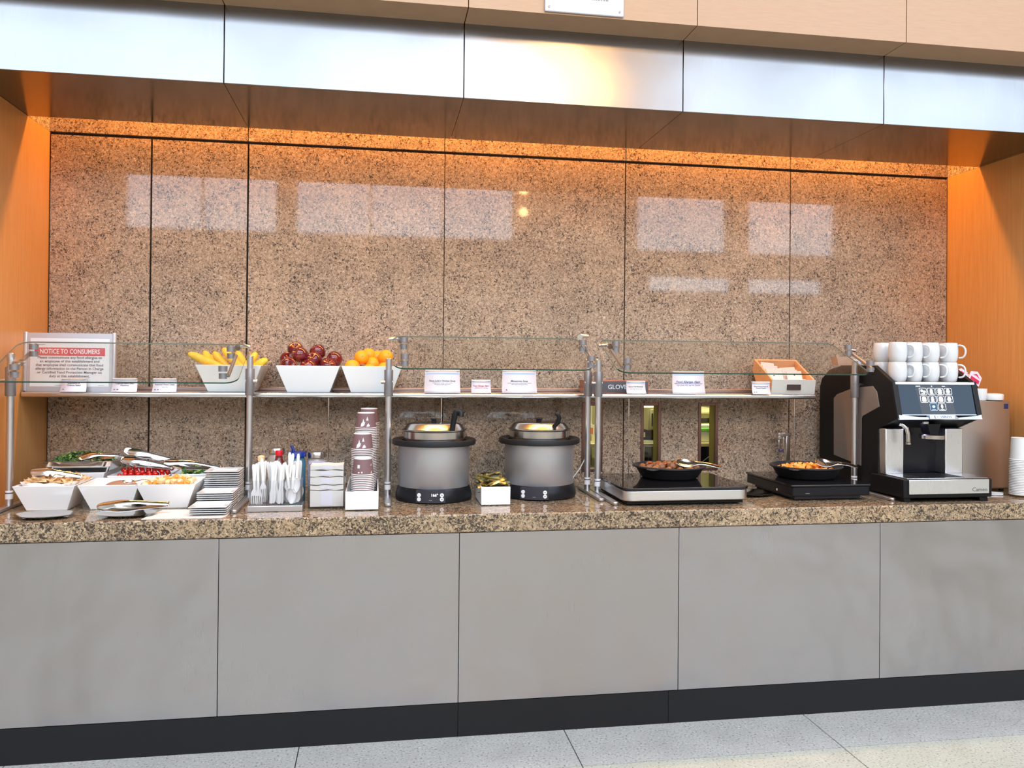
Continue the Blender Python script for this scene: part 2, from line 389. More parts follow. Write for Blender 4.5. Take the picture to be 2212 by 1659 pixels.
# warm lamps of the hall
LAMP = mat('lamp_glow', (1, .7, .4), .5, emit=(1, .55, .22), estr=60)
for i, (x, y, z, r, e) in enumerate(((2.95, YW+.35, 5.2, .11, 1), (2.95, YW+.35, 4.72, .09, 1), (5.65, YW+.3, 5.3, .05, 1))):
    t = thing('wall_lamp', 'round warm lamp on the hall wall opposite the counter', 'lamp', (x, y, z), group='warm lamps of the hall')
    MB().lathe([(0, -r), (r*.7, -r*.7), (r, 0), (r*.7, r*.7), (0, r)], seg=16).build('bulb', LAMP, t)
    MB().box(-.03, .03, -.5, -r*.8, -.03, .03).build('bracket', ALU, t)
t = thing('pendant_lamp', 'warm drum pendant lamp hanging in the hall opposite the counter', 'lamp', (2.34, -7.5, 5.28))
PL = mat('pendant_glow', (1, .7, .4), .5, emit=(1, .52, .16), estr=95)
MB().lathe([(.26, -.2), (.28, -.18), (.28, .18), (.26, .2)], seg=28).build('lamp_shade', PL, t)
MB().cyl((0, 0, .2), (0, 0, ZC-5.28), .015).build('cable', BLK, t)

# ---- kitchen seen through the slit windows
KW = mat('kitchen_wall', srgb(150, 142, 98), .6)
tag(MB().box(.2, 3.6, 3.2, 3.3, 0, 2.6).build('wall_kitchen', KW), None, None, kind='structure')
tag(MB().box(.2, .3, .97, 3.2, 0, 2.6).box(3.5, 3.6, .97, 3.2, 0, 2.6).build('wall_kitchen_side', KW), None, None, kind='structure')
tag(MB().box(.2, 3.6, .97, 3.3, -.1, 0).build('floor_kitchen', KW), None, None, kind='structure')
tag(MB().box(.2, 3.6, .97, 3.3, 2.6, 2.7).build('ceiling_kitchen', KW), None, None, kind='structure')
area('kitchen_lamp', (1.9, 2.0, 2.55), (0, 0, 0), 2.4, .6, 75, (1, .94, .62))
FR = mat('window_bronze', srgb(120, 92, 84), .3, .8)
REV = mat('reveal_olive', srgb(140, 130, 80), .35, .5)
for i, (a, b) in enumerate(WIN):
    o = tag(MB().build('window_%d' % (i+1), FR), 'narrow slit window with bronze frame in the granite wall', None, kind='structure')
    c, d = WZ; m_ = MB()
    m_.box(a, a+.017, YB-.004, YB+.02, c, d).box(b-.017, b, YB-.004, YB+.02, c, d).box(a+.017, b-.017, YB-.004, YB+.02, d-.017, d).box(a+.017, b-.017, YB-.004, YB+.02, c, c+.017)
    m_.build('window_frame', FR, o, bevel=.002)
    m_ = MB(); m_.box(a, a+.008, YB+.02, YB+.1, c, d).box(b-.008, b, YB+.02, YB+.1, c, d).box(a, b, YB+.02, YB+.1, d-.008, d).box(a, b, YB+.02, YB+.1, c, c+.008)
    m_.build('reveal', REV, o)
    MB().box(a+.008, b-.008, YB+.05, YB+.054, c+.008, d-.008).build('pane', GLASS, o)
# kitchen contents
kt = thing('kitchen_cabinet', 'olive grey kitchen wall cabinet seen through the middle slit window', 'cabinet', (1.99, 2.25, 1.07))
MB().box(-.09, .22, 0, .7, 0, .20).build('body', mat('cab_olive', srgb(150, 142, 108), .4), kt); MB().box(-.075, .20, -.012, -.001, .01, .15).build('door', mat('cab_door', srgb(165, 156, 120), .4), kt, bevel=.003); MB().box(-.07, -.06, -.02, -.012, .03, .12).build('handle', STEEL, kt)
kt = thing('strip_lamp', 'glowing strip lamp seen at the top of the middle slit window', 'lamp', (1.92, 2.15, 1.235))
MB().box(-.10, .035, 0, .06, 0, .022).build('diffuser', mat('strip_glow', (1, 1, .7), .5, emit=(1, .97, .55), estr=1.8), kt)
kt = thing('work_table', 'kitchen work table seen through the slit windows', 'table', (2.0, 2.1, 0))
MB().box(-1.2, 1.2, 0, .7, .965, .99).build('table_top', mat('table_tan', srgb(190, 180, 130), .35, .3), kt, bevel=.004)
MB().box(-1.15, 1.15, .1, .65, .80, .82).build('under_shelf', mat('table_pale', srgb(220, 212, 170), .4), kt)
for x in (-1.15, -.18, 1.15):
    for y in (.05, .62): MB().cyl((x, y, 0), (x, y, .965), .012).build('leg', ALU, kt)
MB().box(-.19, -.06, -.008, .0, .992, 1.008).build('edge_rail', mat('rail_bright', srgb(250, 245, 220), .3), kt)
kt = thing('storage_crate', 'pale crate with a green lid on the kitchen table, in the right slit window', 'crate', (2.33, 2.15, .991))
MB().box(-.17, .17, 0, .3, 0, .078).build('body', mat('crate_white', (.90, .88, .62), .4), kt, bevel=.006); MB().box(-.18, .18, -.01, .31, .079, .100).build('lid', mat('crate_green', srgb(120, 205, 60), .4), kt, bevel=.006)
MB().box(-.18, .18, .0, .30, .1005, .118).build('liner', mat('crate_liner', (.85, .88, .60), .5), kt)
kt = thing('wall_shelf', 'bright edged kitchen shelf at the top of the right slit window', 'shelf', (2.33, 2.5, 1.175))
MB().box(-.3, .3, -.2, .6, .010, .022).build('shelf_board', mat('shelf_bright', srgb(240, 230, 180), .3), kt); MB().box(-.3, .3, -.12, .6, -.03, .009).build('shelf_rail', mat('shelf_olive', srgb(170, 160, 120), .4), kt)
kt = thing('file_box', 'grey box behind the green lidded crate in the right slit window', 'box', (2.36, 2.62, .991))
MB().box(-.25, .25, 0, .3, 0, .14).build('body', mat('box_olive', srgb(130, 124, 92), .5), kt, bevel=.004)
kt = thing('coffee_urn', 'dark appliance on the kitchen table seen through the middle slit window', 'appliance', (1.92, 2.35, .991))
MB().box(-.12, .18, 0, .3, 0, .074).build('body', BLK, kt, bevel=.008); MB().box(-.05, -.01, -.008, 0, .02, .055).build('gauge', PLAST, kt)
kt = thing('black_bin', 'black bin under the kitchen table seen low in the right slit window', 'bin', (2.36, 2.2, .822))
MB().box(-.16, .16, 0, .3, 0, .125).build('body', BLK, kt, bevel=.01); MB().tube([(-.08, -.004, .02), (0, -.006, .08), (.07, -.004, .10)], .003, 6).build('wire', PLAST, kt)
for k, x in enumerate((1.86, 1.895, 1.935)):
    kt = thing('baking_tray', 'upright pale tray under the kitchen table, %s in the middle slit window' % ('leftmost', 'middle', 'rightmost')[k], 'tray', (x, 2.22, .822), group='upright trays')
    MB().box(-.006, .006, 0, .4, 0, .13).build('tray_body', mat('tray%d' % k, srgb(235, 228, 190) if k != 1 else srgb(60, 60, 50), .4), kt, bevel=.002)
kt = thing('notice', 'small orange and white notice on a post in the kitchen, seen between the twin posts', 'poster', (1.475, 2.30, 1.03))
MB().box(-.045, .045, 0, .01, 0, .075).build('sheet', PAPER, kt); MB().box(-.005, .035, -.002, -.0002, .012, .055).build('print', mat('poster_orange', srgb(225, 110, 50), .6), kt)
MB().box(.01, .03, .011, .05, -1.03, 1.3).build('stand', mat('post_pale', srgb(220, 210, 170), .4), kt)

# ================================================================ SHELF AND SNEEZE GUARDS
sh = thing('wall_shelf', 'long stainless steel shelf running across the granite wall', 'shelf', (0, 0, 0))
MB().box(XL+.001, 2.23, .561, YB-.002, 1.361, 1.385).build('shelf_board', mat('shelf_steel', (.66, .67, .68), .22, 1.), sh, bevel=.009, bseg=4)
MB().box(XL+.001, 2.23, YB-.02, YB-.002, 1.3855, 1.402).build('back_rail', mat('copper_rail', srgb(170, 150, 142), .35, .8), sh, bevel=.003)
for x in (-.231, .305, 1.25, 2.148):
    r = MB().cyl((x, .64, .911), (x, .64, 1.36), .0022, 10).build('support_rod', STEEL, sh); MB().cyl((x, .64, 1.27), (x, .64, 1.36), .0045, 12).build('sleeve', POLISH, r)

def guard(label, glassq, posts, r=.05):
    """glassq: x0, x1, (y,z) lower edge, (y,z) upper edge; posts: [(x, y, top)]"""
    t = thing('sneeze_guard', label, 'sneeze guard', ((glassq[0]+glassq[1])/2, .35, .91))
    L = Vector(t.location)
    x0, x1, (ya, za), (yb_, zb) = glassq
    d = Vector((0, yb_-ya, zb-za)); h = d.length; d.normalize(); nrm = Vector((0, -d.z, d.y))
    # rounded rectangle
    pts = []
    for cx, cy_, a0 in ((x1-r, h-r, 0), (x0+r, h-r, 90), (x0+r, r, 180), (x1-r, r, 270)):
        for k in range(7): a = math.radians(a0+k*15); pts.append((cx+r*math.cos(a), cy_+r*math.sin(a)))
    O = Vector((0, ya, za))-L
    v3 = [O+Vector((p, 0, 0))+d*q for p, q in pts]; n = len(v3); th = .003
    m_ = MB().add([v+nrm*th for v in v3]+[v-nrm*th for v in v3], [tuple(range(n)), tuple(range(2*n-1, n-1, -1))]+[(i, (i+1) % n, n+(i+1) % n, n+i) for i in range(n)])
    m_.mi = [0, 0]+[1 if pts[i][1] < r*.9 else 2 for i in range(n)]
    m_.build('glass_panel', [GLASS, GEDGE, GEDG2], t, smooth=False)
    for (px, py, top, s, fy0, fy1) in posts:
        P = Vector((px, py, 0))-Vector((L.x, L.y, L.z))
        po = MB().lathe([(.0145, .925), (.0145, top-.003), (.012, top)], (P.x, P.y, P.z), 20).build('post', ALU, t)
        zj = 1.495
        MB().lathe([(.0148, .950), (.0148, .985)], (P.x, P.y, P.z), 20).build('sticker', PAPER, po)
        MB().lathe([(.0150, .972), (.0150, .977)], (P.x, P.y, P.z), 20).build('printed_line', TXT, po)
        sl = MB().lathe([(.019, 1.375), (.0205, 1.378), (.0205, zj-.003), (.019, zj)], (P.x, P.y, P.z), 20).build('clamp_sleeve', GREYM, t)
        MB().cyl((P.x+s*.018, P.y-.004, P.z+1.44), (P.x-s*.034, P.y-.004, P.z+1.44), .009, 16).build('thumb_screw', STEEL, sl)
        # foot
        MB().prism([(P.x-.0145, fy0-L.y+.014), (P.x-.010, fy0-L.y+.004), (P.x, fy0-L.y), (P.x+.010, fy0-L.y+.004), (P.x+.0145, fy0-L.y+.014), (P.x+.0145, fy1-L.y), (P.x-.0145, fy1-L.y)], 'z', P.z+.911, P.z+.9245).build('foot', ALU, t, bevel=.003)
        # slanted arm with two round standoffs clamping the glass
        xa = P.x+s*.045; mid = O+d*(h*.5); f1, f2 = .26, .78
        a0 = O+d*(h*f1)-nrm*.016; a1 = O+d*(h*f2)-nrm*.016
        arm = MB().tube([Vector((xa, a0.y, a0.z)), Vector((xa, a1.y, a1.z))], .008, 8).build('arm', GREYM, t)
        aj = Vector((xa, P.y, 0)); tt = (P.y-a0.y)/(a1.y-a0.y) if abs(a1.y-a0.y) > 1e-6 else .5; aj.z = a0.z+(a1.z-a0.z)*tt
        MB().cyl((P.x, P.y, aj.z-.004), (xa, P.y, aj.z), .008, 12).build('knuckle', STEEL, arm)
        MB().tube([(xa+s*.004, P.y-.03, aj.z-.01), (xa+s*.004, P.y-.012, aj.z-.006)], .013, 14).build('wing_knob', STEEL, arm)
        for f in (f1, f2):
            c = O+d*(h*f); c = Vector((xa+s*.02, c.y, c.z))
            m_ = MB(); m_.tube([c+ZZ*.026, c+ZZ*.003], .0185, 18).tube([c-ZZ*.004, c-ZZ*.027], .0165, 18)
            m_.build('standoff', GREYM, t)
        MB().tube([(xa, a0.y, a0.z), (xa+s*.02, a0.y, a0.z)], .006, 8).build('link', GREYM, arm)
    return t
guard('sneeze guard over the salad bowls, hung between two posts', (-1.52, -.565, (.12, 1.438), (.47, 1.602)), [(-1.50, .335, 1.553, 1, .16, .52), (-.572, .50, 1.554, -1, .11, .60)])
guard('sneeze guard over the two soup warmers', (.062, .93, (.12, 1.502), (.42, 1.648)), [(.047, .44, 1.548, 1, .20, .60), (1.0, .50, 1.555, -1, .23, .64)])
guard('widest sneeze guard, above the two frying pans', (1.035, 2.24, (.10, 1.492), (.45, 1.645)), [(1.035, .44, 1.553, 1, .13, .60), (2.352, .42, 1.559, -1, .10, .50)])

# ================================================================ SIGNS AND CARDS
SZ = 1.3855
st = thing('notice_sign', 'large grey framed allergy notice with red heading at the shelf end', 'sign', (-1.365, .60, SZ), group=None, rot=(-.02, 0, 0))
SIL = mat('silver_frame', srgb(205, 205, 212), .32, .45)
MB().box(-.18, .18, 0, .012, 0, .262).build('backing', SIL, st)
for x0 in (-.192, .178): MB().box(x0, x0+.014, -.006, .018, 0, .266).build('frame_side', SIL, st, bevel=.004)
MB().box(-.165, .165, -.0012, 0, .022, .238).build('sheet', PAPER, st)
MB().box(-.147, .147, -.002, -.0013, .160, .196).build('heading_band', mat('notice_red', srgb(214, 88, 98), .5), st)
text('NOTICE TO CONSUMERS', .0292, TXTW, st, 0, .178, -.0026, name='heading_lettering', bold=.0005, sx=.75)
text('Please communicate any food allergies to\nan employee of this establishment and\nthat employee shall communicate that food\nallergy information to the Person in Charge\nor Certified Food Protection Manager on\nduty at this establishment.', .0158, TXT, st, 0, .110, -.0022, name='notice_lettering', bold=.00015, line=1.05, sx=1.02)
MB().tube([(-.143, -.0018, .205), (-.143, -.0013, .205)], .009, 16).build('seal', TXT, st)
text('City of Boston', .006, TXT, st, -.118, .208, -.0022, name='small_lettering') if False else MB().box(-.130, -.104, -.0018, -.0013, .208, .2095).build('small_print', TXT, st)
MB().box(-.06, 0, -.0018, -.0013, .027, .028).box(.12, .145, -.0018, -.0013, .027, .028).build('footer_print', TXT, st)

CARD = mat('card_face', srgb(238, 228, 236), .6)
CBLUE = mat('card_blue', srgb(178, 196, 228), .6)
def card(label, x, wd, ht, title, lines, y=.585, icons=0, tm=TXT, tsize=None, band=True, group='food name cards on the steel shelf', rz=0.):
    t = thing('name_card', label, 'sign', (x, y, SZ), rz, group)
    n = 8; v = []; f = []
    def off(u): return -.004-.016*(1-u)**3
    for k in range(n+1):
        u = k/n
        for s in (-1, 1): v.append((s*wd/2*(1+.05*(1-u)), off(u), ht*u))
    for k in range(n): f.append((2*k, 2*k+1, 2*k+3, 2*k+2))
    MB().add(v, f).build('card', CARD, t, solid=.0012)
    MB().box(-wd/2, wd/2, -.010, .006, ht, ht+.006).build('top_clip', PLAST, t, bevel=.001)
    MB().box(-wd/2, wd/2, -.003, .012, 0, .004).box(-wd/2, wd/2, .004, .006, .004, ht).build('stand', ACRYL, t)
    if band: MB().box(-wd/2*.96, wd/2*.96, off(.9)-.0016, off(.9)-.0009, ht*.86, ht*.93).build('colour_band', CBLUE, t)
    if title: text(title, tsize or wd*.105, tm, t, 0, ht*(.55 if ht > .09 else .60), off(.55)-.0018, bold=(tsize or wd*.105)*.02, name='title_lettering')
    if lines: text(lines, (tsize or wd*.105)*.55, tm, t, 0, ht*(.40 if ht > .09 else .40), off(.4)-.0018, name='small_lettering')
    for k in range(icons):
        MB().tube([(-wd*.40+k*wd*.12, off(.2)-.0022, ht*.17), (-wd*.40+k*wd*.12, off(.2)-.0012, ht*.17)], wd*.035, 12).build('symbol', TXT, t)
    return t
card('white card with a heart symbol in front of the big framed notice', -1.338, .104, .056, 'Edamame &\nQuinoa Salad', None, icons=1, tsize=.0105, y=.58)
card('small white card with two symbols just right of the framed notice', -1.126, .104, .056, 'Chipotle Black Bean\nHummus', None, icons=2, tsize=.0098)
card('small white card beside the banana bowl, second right of the framed notice', -.955, .100, .056, 'Assorted Cheese Cubes', 'Contains: Milk', icons=2, tsize=.0085)
card('large white soup card above the left soup warmer', .303, .165, .105, "Nana Jude's Chicken Soup", 'chicken broth, carrots, onion, celery\nwith pearl noodles and herbs\nContains: Egg, Wheat', tsize=.0118)
card('little white allergen card with red writing between the two soup cards', .490, .092, .058, 'Food Allergen Alert', 'Please be advised that food\nprepared here may contain milk\neggs, fish, nuts', tm=TXTR, tsize=.0092)
c_ = card('large white soup card with a red leaf, above the right soup warmer', .677, .165, .107, 'Minestrone Soup', 'zucchini, green beans, kidney beans, carrots\nwith tomato broth and herbs\nContains: Soy', tsize=.0122)
MB().tube([(-.066, -.0135, .018), (-.059, -.0135, .012)], [.004, .0015], 8).build('leaf_symbol', TXTR, c_)
card('small white card leaning in front of the gloves sign', 1.266, .096, .058, 'Sweet Chili Meatballs', 'Contains: Egg, Wheat, Soy, Milk', tsize=.0086)
card('large white allergen card with blue writing, left of the tea box', 1.540, .165, .108, 'Food Allergen Alert', 'Please be advised that food prepared here\nmay contain Milk, Egg, Fish, Peanuts\nShellfish, Soy, Tree nuts, Wheat', tm=TXTB, tsize=.0155)
card('small white card with two symbols at the foot of the wooden tea box', 1.925, .095, .058, 'Diced Sweet Potato &\nRoasted Pepper', None, icons=2, tsize=.0085, y=.575)
gv = thing('gloves_sign', 'dark grey sign lettered in white, half hidden behind a card', 'sign', (1.185, .66, SZ))
COP = mat('copper_frame', srgb(176, 110, 92), .3, .7)
MB().box(-.152, .175, 0, .14, 0, .064).build('box_body', COP, gv, bevel=.002)
MB().box(-.13, .17, -.002, 0, .004, .058).build('face_plate', mat('sign_grey', srgb(92, 88, 92), .5), gv)
text('GLOVES', .032, TXTW, gv, -.041, .030, -.003, align='LEFT', bold=.0004, sx=1.0)

# ================================================================ FRUIT BOWLS ON THE SHELF
def square_bowl(name, label, cx, cy_, z, top, bot, h, group, cat='bowl', th=.006, rz=0.):
    m_ = MB(); t, b, i = top/2, bot/2, th
    def ring(a, zz): return [(-a, -a, zz), (a, -a, zz), (a, a, zz), (-a, a, zz)]
    vs = ring(b, 0)+ring(t, h)+ring(t-i, h)+ring(b-i, i)
    fs = [(3, 2, 1, 0)]
    for q in (0, 4, 8):
        for k in range(4): fs.append((q+k, q+(k+1) % 4, q+4+(k+1) % 4, q+4+k))
    fs.append((12, 13, 14, 15)); m_.add(vs, fs)
    o = m_.build(name, WHITE, loc=(cx, cy_, z), bevel=.002, rot=(0, 0, rz))
    return tag(o, label, cat, group)
square_bowl('square_bowl', 'white square flared bowl holding the bananas', -.676, .70, SZ, .29, .195, .125, 'fruit bowls on the shelf')
square_bowl('square_bowl', 'white square flared bowl holding the red apples', -.322, .70, SZ, .29, .195, .125, 'fruit bowls on the shelf')
square_bowl('square_bowl', 'white square flared bowl holding the oranges', -.030, .70, SZ, .28, .195, .125, 'fruit bowls on the shelf')
# bananas
BAN = mat('banana_skin', (.85, .50, .03), .45); t_ = NT(BAN)
_n = t_.n('ShaderNodeTexNoise', {'Vector': t_.n('ShaderNodeTexCoord').outputs['Object'], 'Scale': 14., 'Detail': 3.}).outputs[0]
t_.link(t_.ramp(_n, [(.3, (.62, .42, .05)), (.5, (.88, .52, .03)), (.7, (.92, .60, .06))]), 'Base Color')
BTIP = mat('banana_tip', (.25, .16, .05), .7)
bans = [((-.851, .60, 1.558), (-.804, .60, 1.537), (-.741, .62, 1.510), 'leftmost'), ((-.816, .74, 1.567), (-.800, .72, 1.546), (-.779, .70, 1.519), 'second from left'), ((-.789, .73, 1.549), (-.77, .71, 1.528), (-.754, .69, 1.507), 'third from left'),
        ((-.759, .68, 1.563), (-.737, .67, 1.537), (-.702, .65, 1.508), 'fourth from left'), ((-.713, .66, 1.581), (-.688, .65, 1.549), (-.638, .62, 1.508), 'highest and longest'),
        ((-.665, .74, 1.568), (-.648, .72, 1.538), (-.623, .69, 1.508), 'just left of the post'), ((-.577, .70, 1.563), (-.591, .70, 1.539), (-.612, .69, 1.506), 'just right of the post'), ((-.522, .64, 1.533), (-.55, .64, 1.518), (-.58, .65, 1.497), 'rightmost')]
for a, b, c, wh in bans:
    A, B, D = Vector(a), Vector(b), Vector(c); E_ = D+(D-B)*1.2+Vector((0, .01, -.012))
    t = thing('banana', 'yellow banana in the white bowl, '+wh, 'banana', A, group='bananas in the bowl')
    P = [A, A.lerp(B, .35)+ZZ*.002, B, D, E_]; P = [p-A for p in P]
    dirv = (P[0]-P[1]).normalized()
    MB().tube([P[0]+dirv*.012]+P, [.007, .014, .0185, .020, .019, .012], 12).build('peel', BAN, t, sub=1)
    MB().tube([P[0]+dirv*.020, P[0]+dirv*.010], [.005, .007], 8).build('tip', BTIP, t)
# apples
APP = mat('apple_skin', (.28, .015, .02), .14, coat=.6); t_ = NT(APP)
_g = t_.n('ShaderNodeTexNoise', {'Vector': t_.n('ShaderNodeTexCoord').outputs['Object'], 'Scale': 16., 'Detail': 3.}).outputs[0]
t_.link(t_.ramp(_g, [(.35, (.07, .004, .010)), (.55, (.17, .010, .014)), (.72, (.34, .06, .025))]), 'Base Color')
BRN = mat('stem_brown', (.12, .08, .04), .8)
apl = [(-.397, .745, 1.585, 'back left, highest'), (-.367, .660, 1.560, 'front of the upper pair at left, facing out'), (-.290, .725, 1.577, 'upper right'), (-.303, .665, 1.537, 'middle of the heap'), (-.432, .725, 1.537, 'dark one at far left back'),
       (-.418, .620, 1.510, 'front left corner'), (-.324, .615, 1.500, 'front centre at the rim'), (-.238, .630, 1.508, 'front right'), (-.210, .720, 1.543, 'rightmost at back')]
ap0 = None
for i, (x, y, z, wh) in enumerate(apl):
    lab = 'glossy dark red apple in the bowl, '+wh; rot = (random.uniform(.5, 1.3), random.uniform(-.4, .4), random.uniform(-1, 1)); sc_ = (.96+.08*random.random(),)*3
    if ap0 is None:
        t = thing('apple', lab, 'apple', (x, y, z), group='apples in the bowl', rot=rot)
        MB().lathe([(.0, .027), (.006, .029), (.015, .035), (.026, .034), (.036, .022), (.040, .004), (.037, -.014), (.028, -.030), (.018, -.037), (.008, -.034), (0, -.031)], seg=24).build('skin', APP, t, sub=1)
        MB().tube([(0, 0, .026), (.001, 0, .036), (.004, 0, .043)], .0015, 6).build('stem', BRN, t); _vl.update(); kids(t); ap0 = t
    else: dup(ap0, (x, y, z), rot, lab, scale=sc_)
ORM = mat('orange_peel', (.90, .36, .015), .42); t_ = NT(ORM)
_h = t_.n('ShaderNodeTexNoise', {'Vector': t_.n('ShaderNodeTexCoord').outputs['Object'], 'Scale': 260.}).outputs[0]
_b = t_.n('ShaderNodeBump', {'Height': _h, 'Strength': .15, 'Distance': .002}); t_.link(_b.outputs[0], 'Normal')
org = [(-.080, .66, 1.552, 'front of the top row at left'), (-.049, .735, 1.563, 'behind the top left one'), (.035, .69, 1.556, 'top right, beside the post'), (-.003, .745, 1.553, 'back middle'), (-.123, .620, 1.506, 'leftmost at the rim'), (-.030, .675, 1.520, 'middle of the heap'), (-.042, .624, 1.486, 'front centre low at the rim'), (.030, .630, 1.495, 'front right at the rim')]
or0 = None
for x, y, z, wh in org:
    lab = 'round orange in the white bowl, '+wh; rot = (random.uniform(0, 2), random.uniform(0, 2), 0)
    if or0 is None:
        t = thing('orange', lab, 'orange', (x, y, z), group='oranges in the bowl', rot=rot)
        MB().lathe([(0, .0345), (.006, .036), (.018, .033), (.030, .022), (.0375, 0), (.032, -.020), (.018, -.033), (.006, -.037), (0, -.037)], seg=24).build('peel', ORM, t, sub=1)
        MB().lathe([(.0035, .034), (.002, .0375), (0, .0375)], seg=8).build('stem_button', mat('button_green', (.35, .33, .06), .7), t); _vl.update(); kids(t); or0 = t
    else: dup(or0, (x, y, z), rot, lab)

# ---- tea box on shelf
tx = thing('tea_box', 'tilted wooden box with white front full of tea packets', 'box', (2.11, .60, SZ))
PW = wood('peach_wood', srgb(236, 178, 128), srgb(226, 160, 108), (1, 3, 30), .5)
BX0, BX1 = -.118, .122
side = [(0, .0), (-.012, .075), (.185, .180), (.205, .12), (.12, .0)]
for x0, x1 in ((BX0, BX0+.01), (BX1-.01, BX1)): MB().prism(side, 'x', x0, x1).build('side_panel', PW, tx)
MB().prism([(0, 0), (-.012, .074), (-.022, .074), (-.010, 0)], 'x', BX0, BX1).build('front_panel', mat('box_front', srgb(206, 198, 190), .5), tx)
MB().prism([(.175, .174), (.185, .180), (.205, .12), (.195, .118)], 'x', BX0+.01, BX1-.01).build('back_panel', PW, tx)
MB().prism([(.0, .0), (.12, .0), (.205, .12), (.19, .12), (.112, .01), (.0, .01)], 'x', BX0+.01, BX1-.01).build('floor_panel', PW, tx)
MB().box(-.035, .040, -.021, -.0165, .022, .050).build('label_plate', mat('label_brown', srgb(62, 44, 40), .4), tx)
i = 0
for (px, py, pz, ww, hh, ry, wh) in ((2.045, .735, 1.525, .075, .05, .1, 'back left'), (2.05, .715, 1.51, .085, .05, .05, 'second at back left'), (2.06, .69, 1.497, .09, .045, -.03, 'middle left'), (2.045, .665, 1.48, .075, .05, .06, 'nearer left with dark dot'),
                                     (2.15, .72, 1.505, .09, .04, -.06, 'back right'), (2.155, .70, 1.49, .085, .045, 0, 'right middle'), (2.16, .665, 1.483, .085, .045, -.03, 'nearer right with dark dot'), (2.07, .635, 1.448, .085, .03, .03, 'front left'), (2.165, .632, 1.448, .09, .03, -.02, 'front right')):
    t = thing('tea_packet', 'white paper tea packet in the wooden box, '+wh, 'packet', (px, py, pz), group='tea packets in the wooden box', rot=(-.35, ry, 0))
    MB().box(-ww/2, ww/2, 0, .006, -hh/2-.02, hh/2).build('envelope', mat('packet%d' % i, (.80-.03*(i % 3), .70-.03*(i % 2), .64), .7), t, bevel=.002)
    MB().box(-.003, .003, -.001, 0, -.003, .003).build('printed_dot', BLK, t); i += 1

# ================================================================ COUNTER: SALAD BOWLS
CZ = .9105
for nm, cx in (('pita chips', -1.330), ('hummus', -1.086), ('cheese cubes', -.862)):
    square_bowl('salad_bowl', 'white square flared bowl of '+nm+' in the front row', cx, .345, CZ, .235, .155, .105, 'front row of salad bowls')
square_bowl('salad_bowl', 'white square bowl under the steel pan of greens', -1.295, .60, CZ, .235, .155, .125, 'back row of salad bowls')
square_bowl('salad_bowl', 'white square bowl of cherry tomatoes in the back row', -1.035, .59, CZ, .255, .165, .112, 'back row of salad bowls')
square_bowl('salad_bowl', 'white square bowl of cucumber in the back row', -.808, .585, CZ, .19, .13, .112, 'back row of salad bowls')
pn = MB()
def ringr(hx, hy, zz): return [(-hx, -hy, zz), (hx, -hy, zz), (hx, hy, zz), (-hx, hy, zz)]
pn.add(ringr(.125, .085, 0)+ringr(.140, .10, .045)+ringr(.155, .115, .046)+ringr(.155, .115, .048)+ringr(.138, .098, .048)+ringr(.122, .082, .003), [(3, 2, 1, 0)]+[(q+k, q+(k+1) % 4, q+4+(k+1) % 4, q+4+k) for q in (0, 4, 8, 12, 16) for k in range(4)]+[(20, 21, 22, 23)])
tag(pn.build('steel_pan', POLISH, loc=(-1.295, .60, 1.0365), bevel=.002), 'shallow stainless pan of chopped greens standing on a white bowl', 'pan')
def leafy(name, n, hx, hy, z0, hz, size, ms, loc, label, cat):
    m_ = MB()
    for k in range(n):
        x, y = random.uniform(-hx, hx), random.uniform(-hy, hy); e = max(0, 1-(x/hx)**2)*max(0, 1-(y/hy)**2); z = z0+hz*math.sqrt(e)*random.uniform(.5, 1)
        s = size*random.uniform(.5, 1.2); M_ = T(x, y, z) @ Euler((random.uniform(-.9, .9), random.uniform(-.9, .9), random.uniform(0, 6.3))).to_matrix().to_4x4()
        m_.mat(random.randrange(len(ms))); m_.prism([(-s, 0), (0, -s*.5), (s, 0), (0, s*.5)], 'z', 0, .0012, M_)
    m_.mat(0); m_.lathe([(hx*.9, 0), (hx*.75, z0*.8), (0, z0+hz*.45)], seg=12, M=Matrix.Diagonal((1, hy/hx, 1, 1)))
    return tag(m_.build(name, ms, loc=loc, smooth=False), label, cat, kind='stuff')
leafy('chopped_greens', 900, .125, .085, .02, .055, .014, [mat('leaf_dark', (.03, .09, .02), .5), mat('leaf_green', (.09, .20, .03), .5), mat('leaf_pale', (.35, .40, .12), .5)], (-1.30, .60, 1.041), 'heap of dark chopped greens in the steel pan', 'salad')
# cherry tomatoes
TOM = mat('tomato_skin', (.55, .012, .008), .12, coat=.4)
t0 = None; k = 0
for row, (yy, zz) in enumerate(((.51, 1.018), (.545, 1.026), (.58, 1.032), (.62, 1.034), (.535, 1.008), (.57, 1.014))):
    for c_i in range(8):
        x = -1.035+(c_i-3.5)*.026+(.013 if row % 2 else 0)+random.uniform(-.003, .003)
        if abs(x+1.035) > .108: continue
        z = zz+random.uniform(-.004, .004)
        if t0 is None: t0 = MB().lathe([(0, .012), (.007, .0105), (.012, .002), (.0115, -.004), (.006, -.0115), (0, -.012)], seg=14).build('cherry_tomato', TOM, loc=(x, yy, z), sub=1); tag(t0, 'shiny red cherry tomato heaped with others in the back bowl', 'tomato', 'cherry tomatoes')
        else: dup(t0, (x, yy+random.uniform(-.004, .004), z), (random.random(), random.random(), 0))
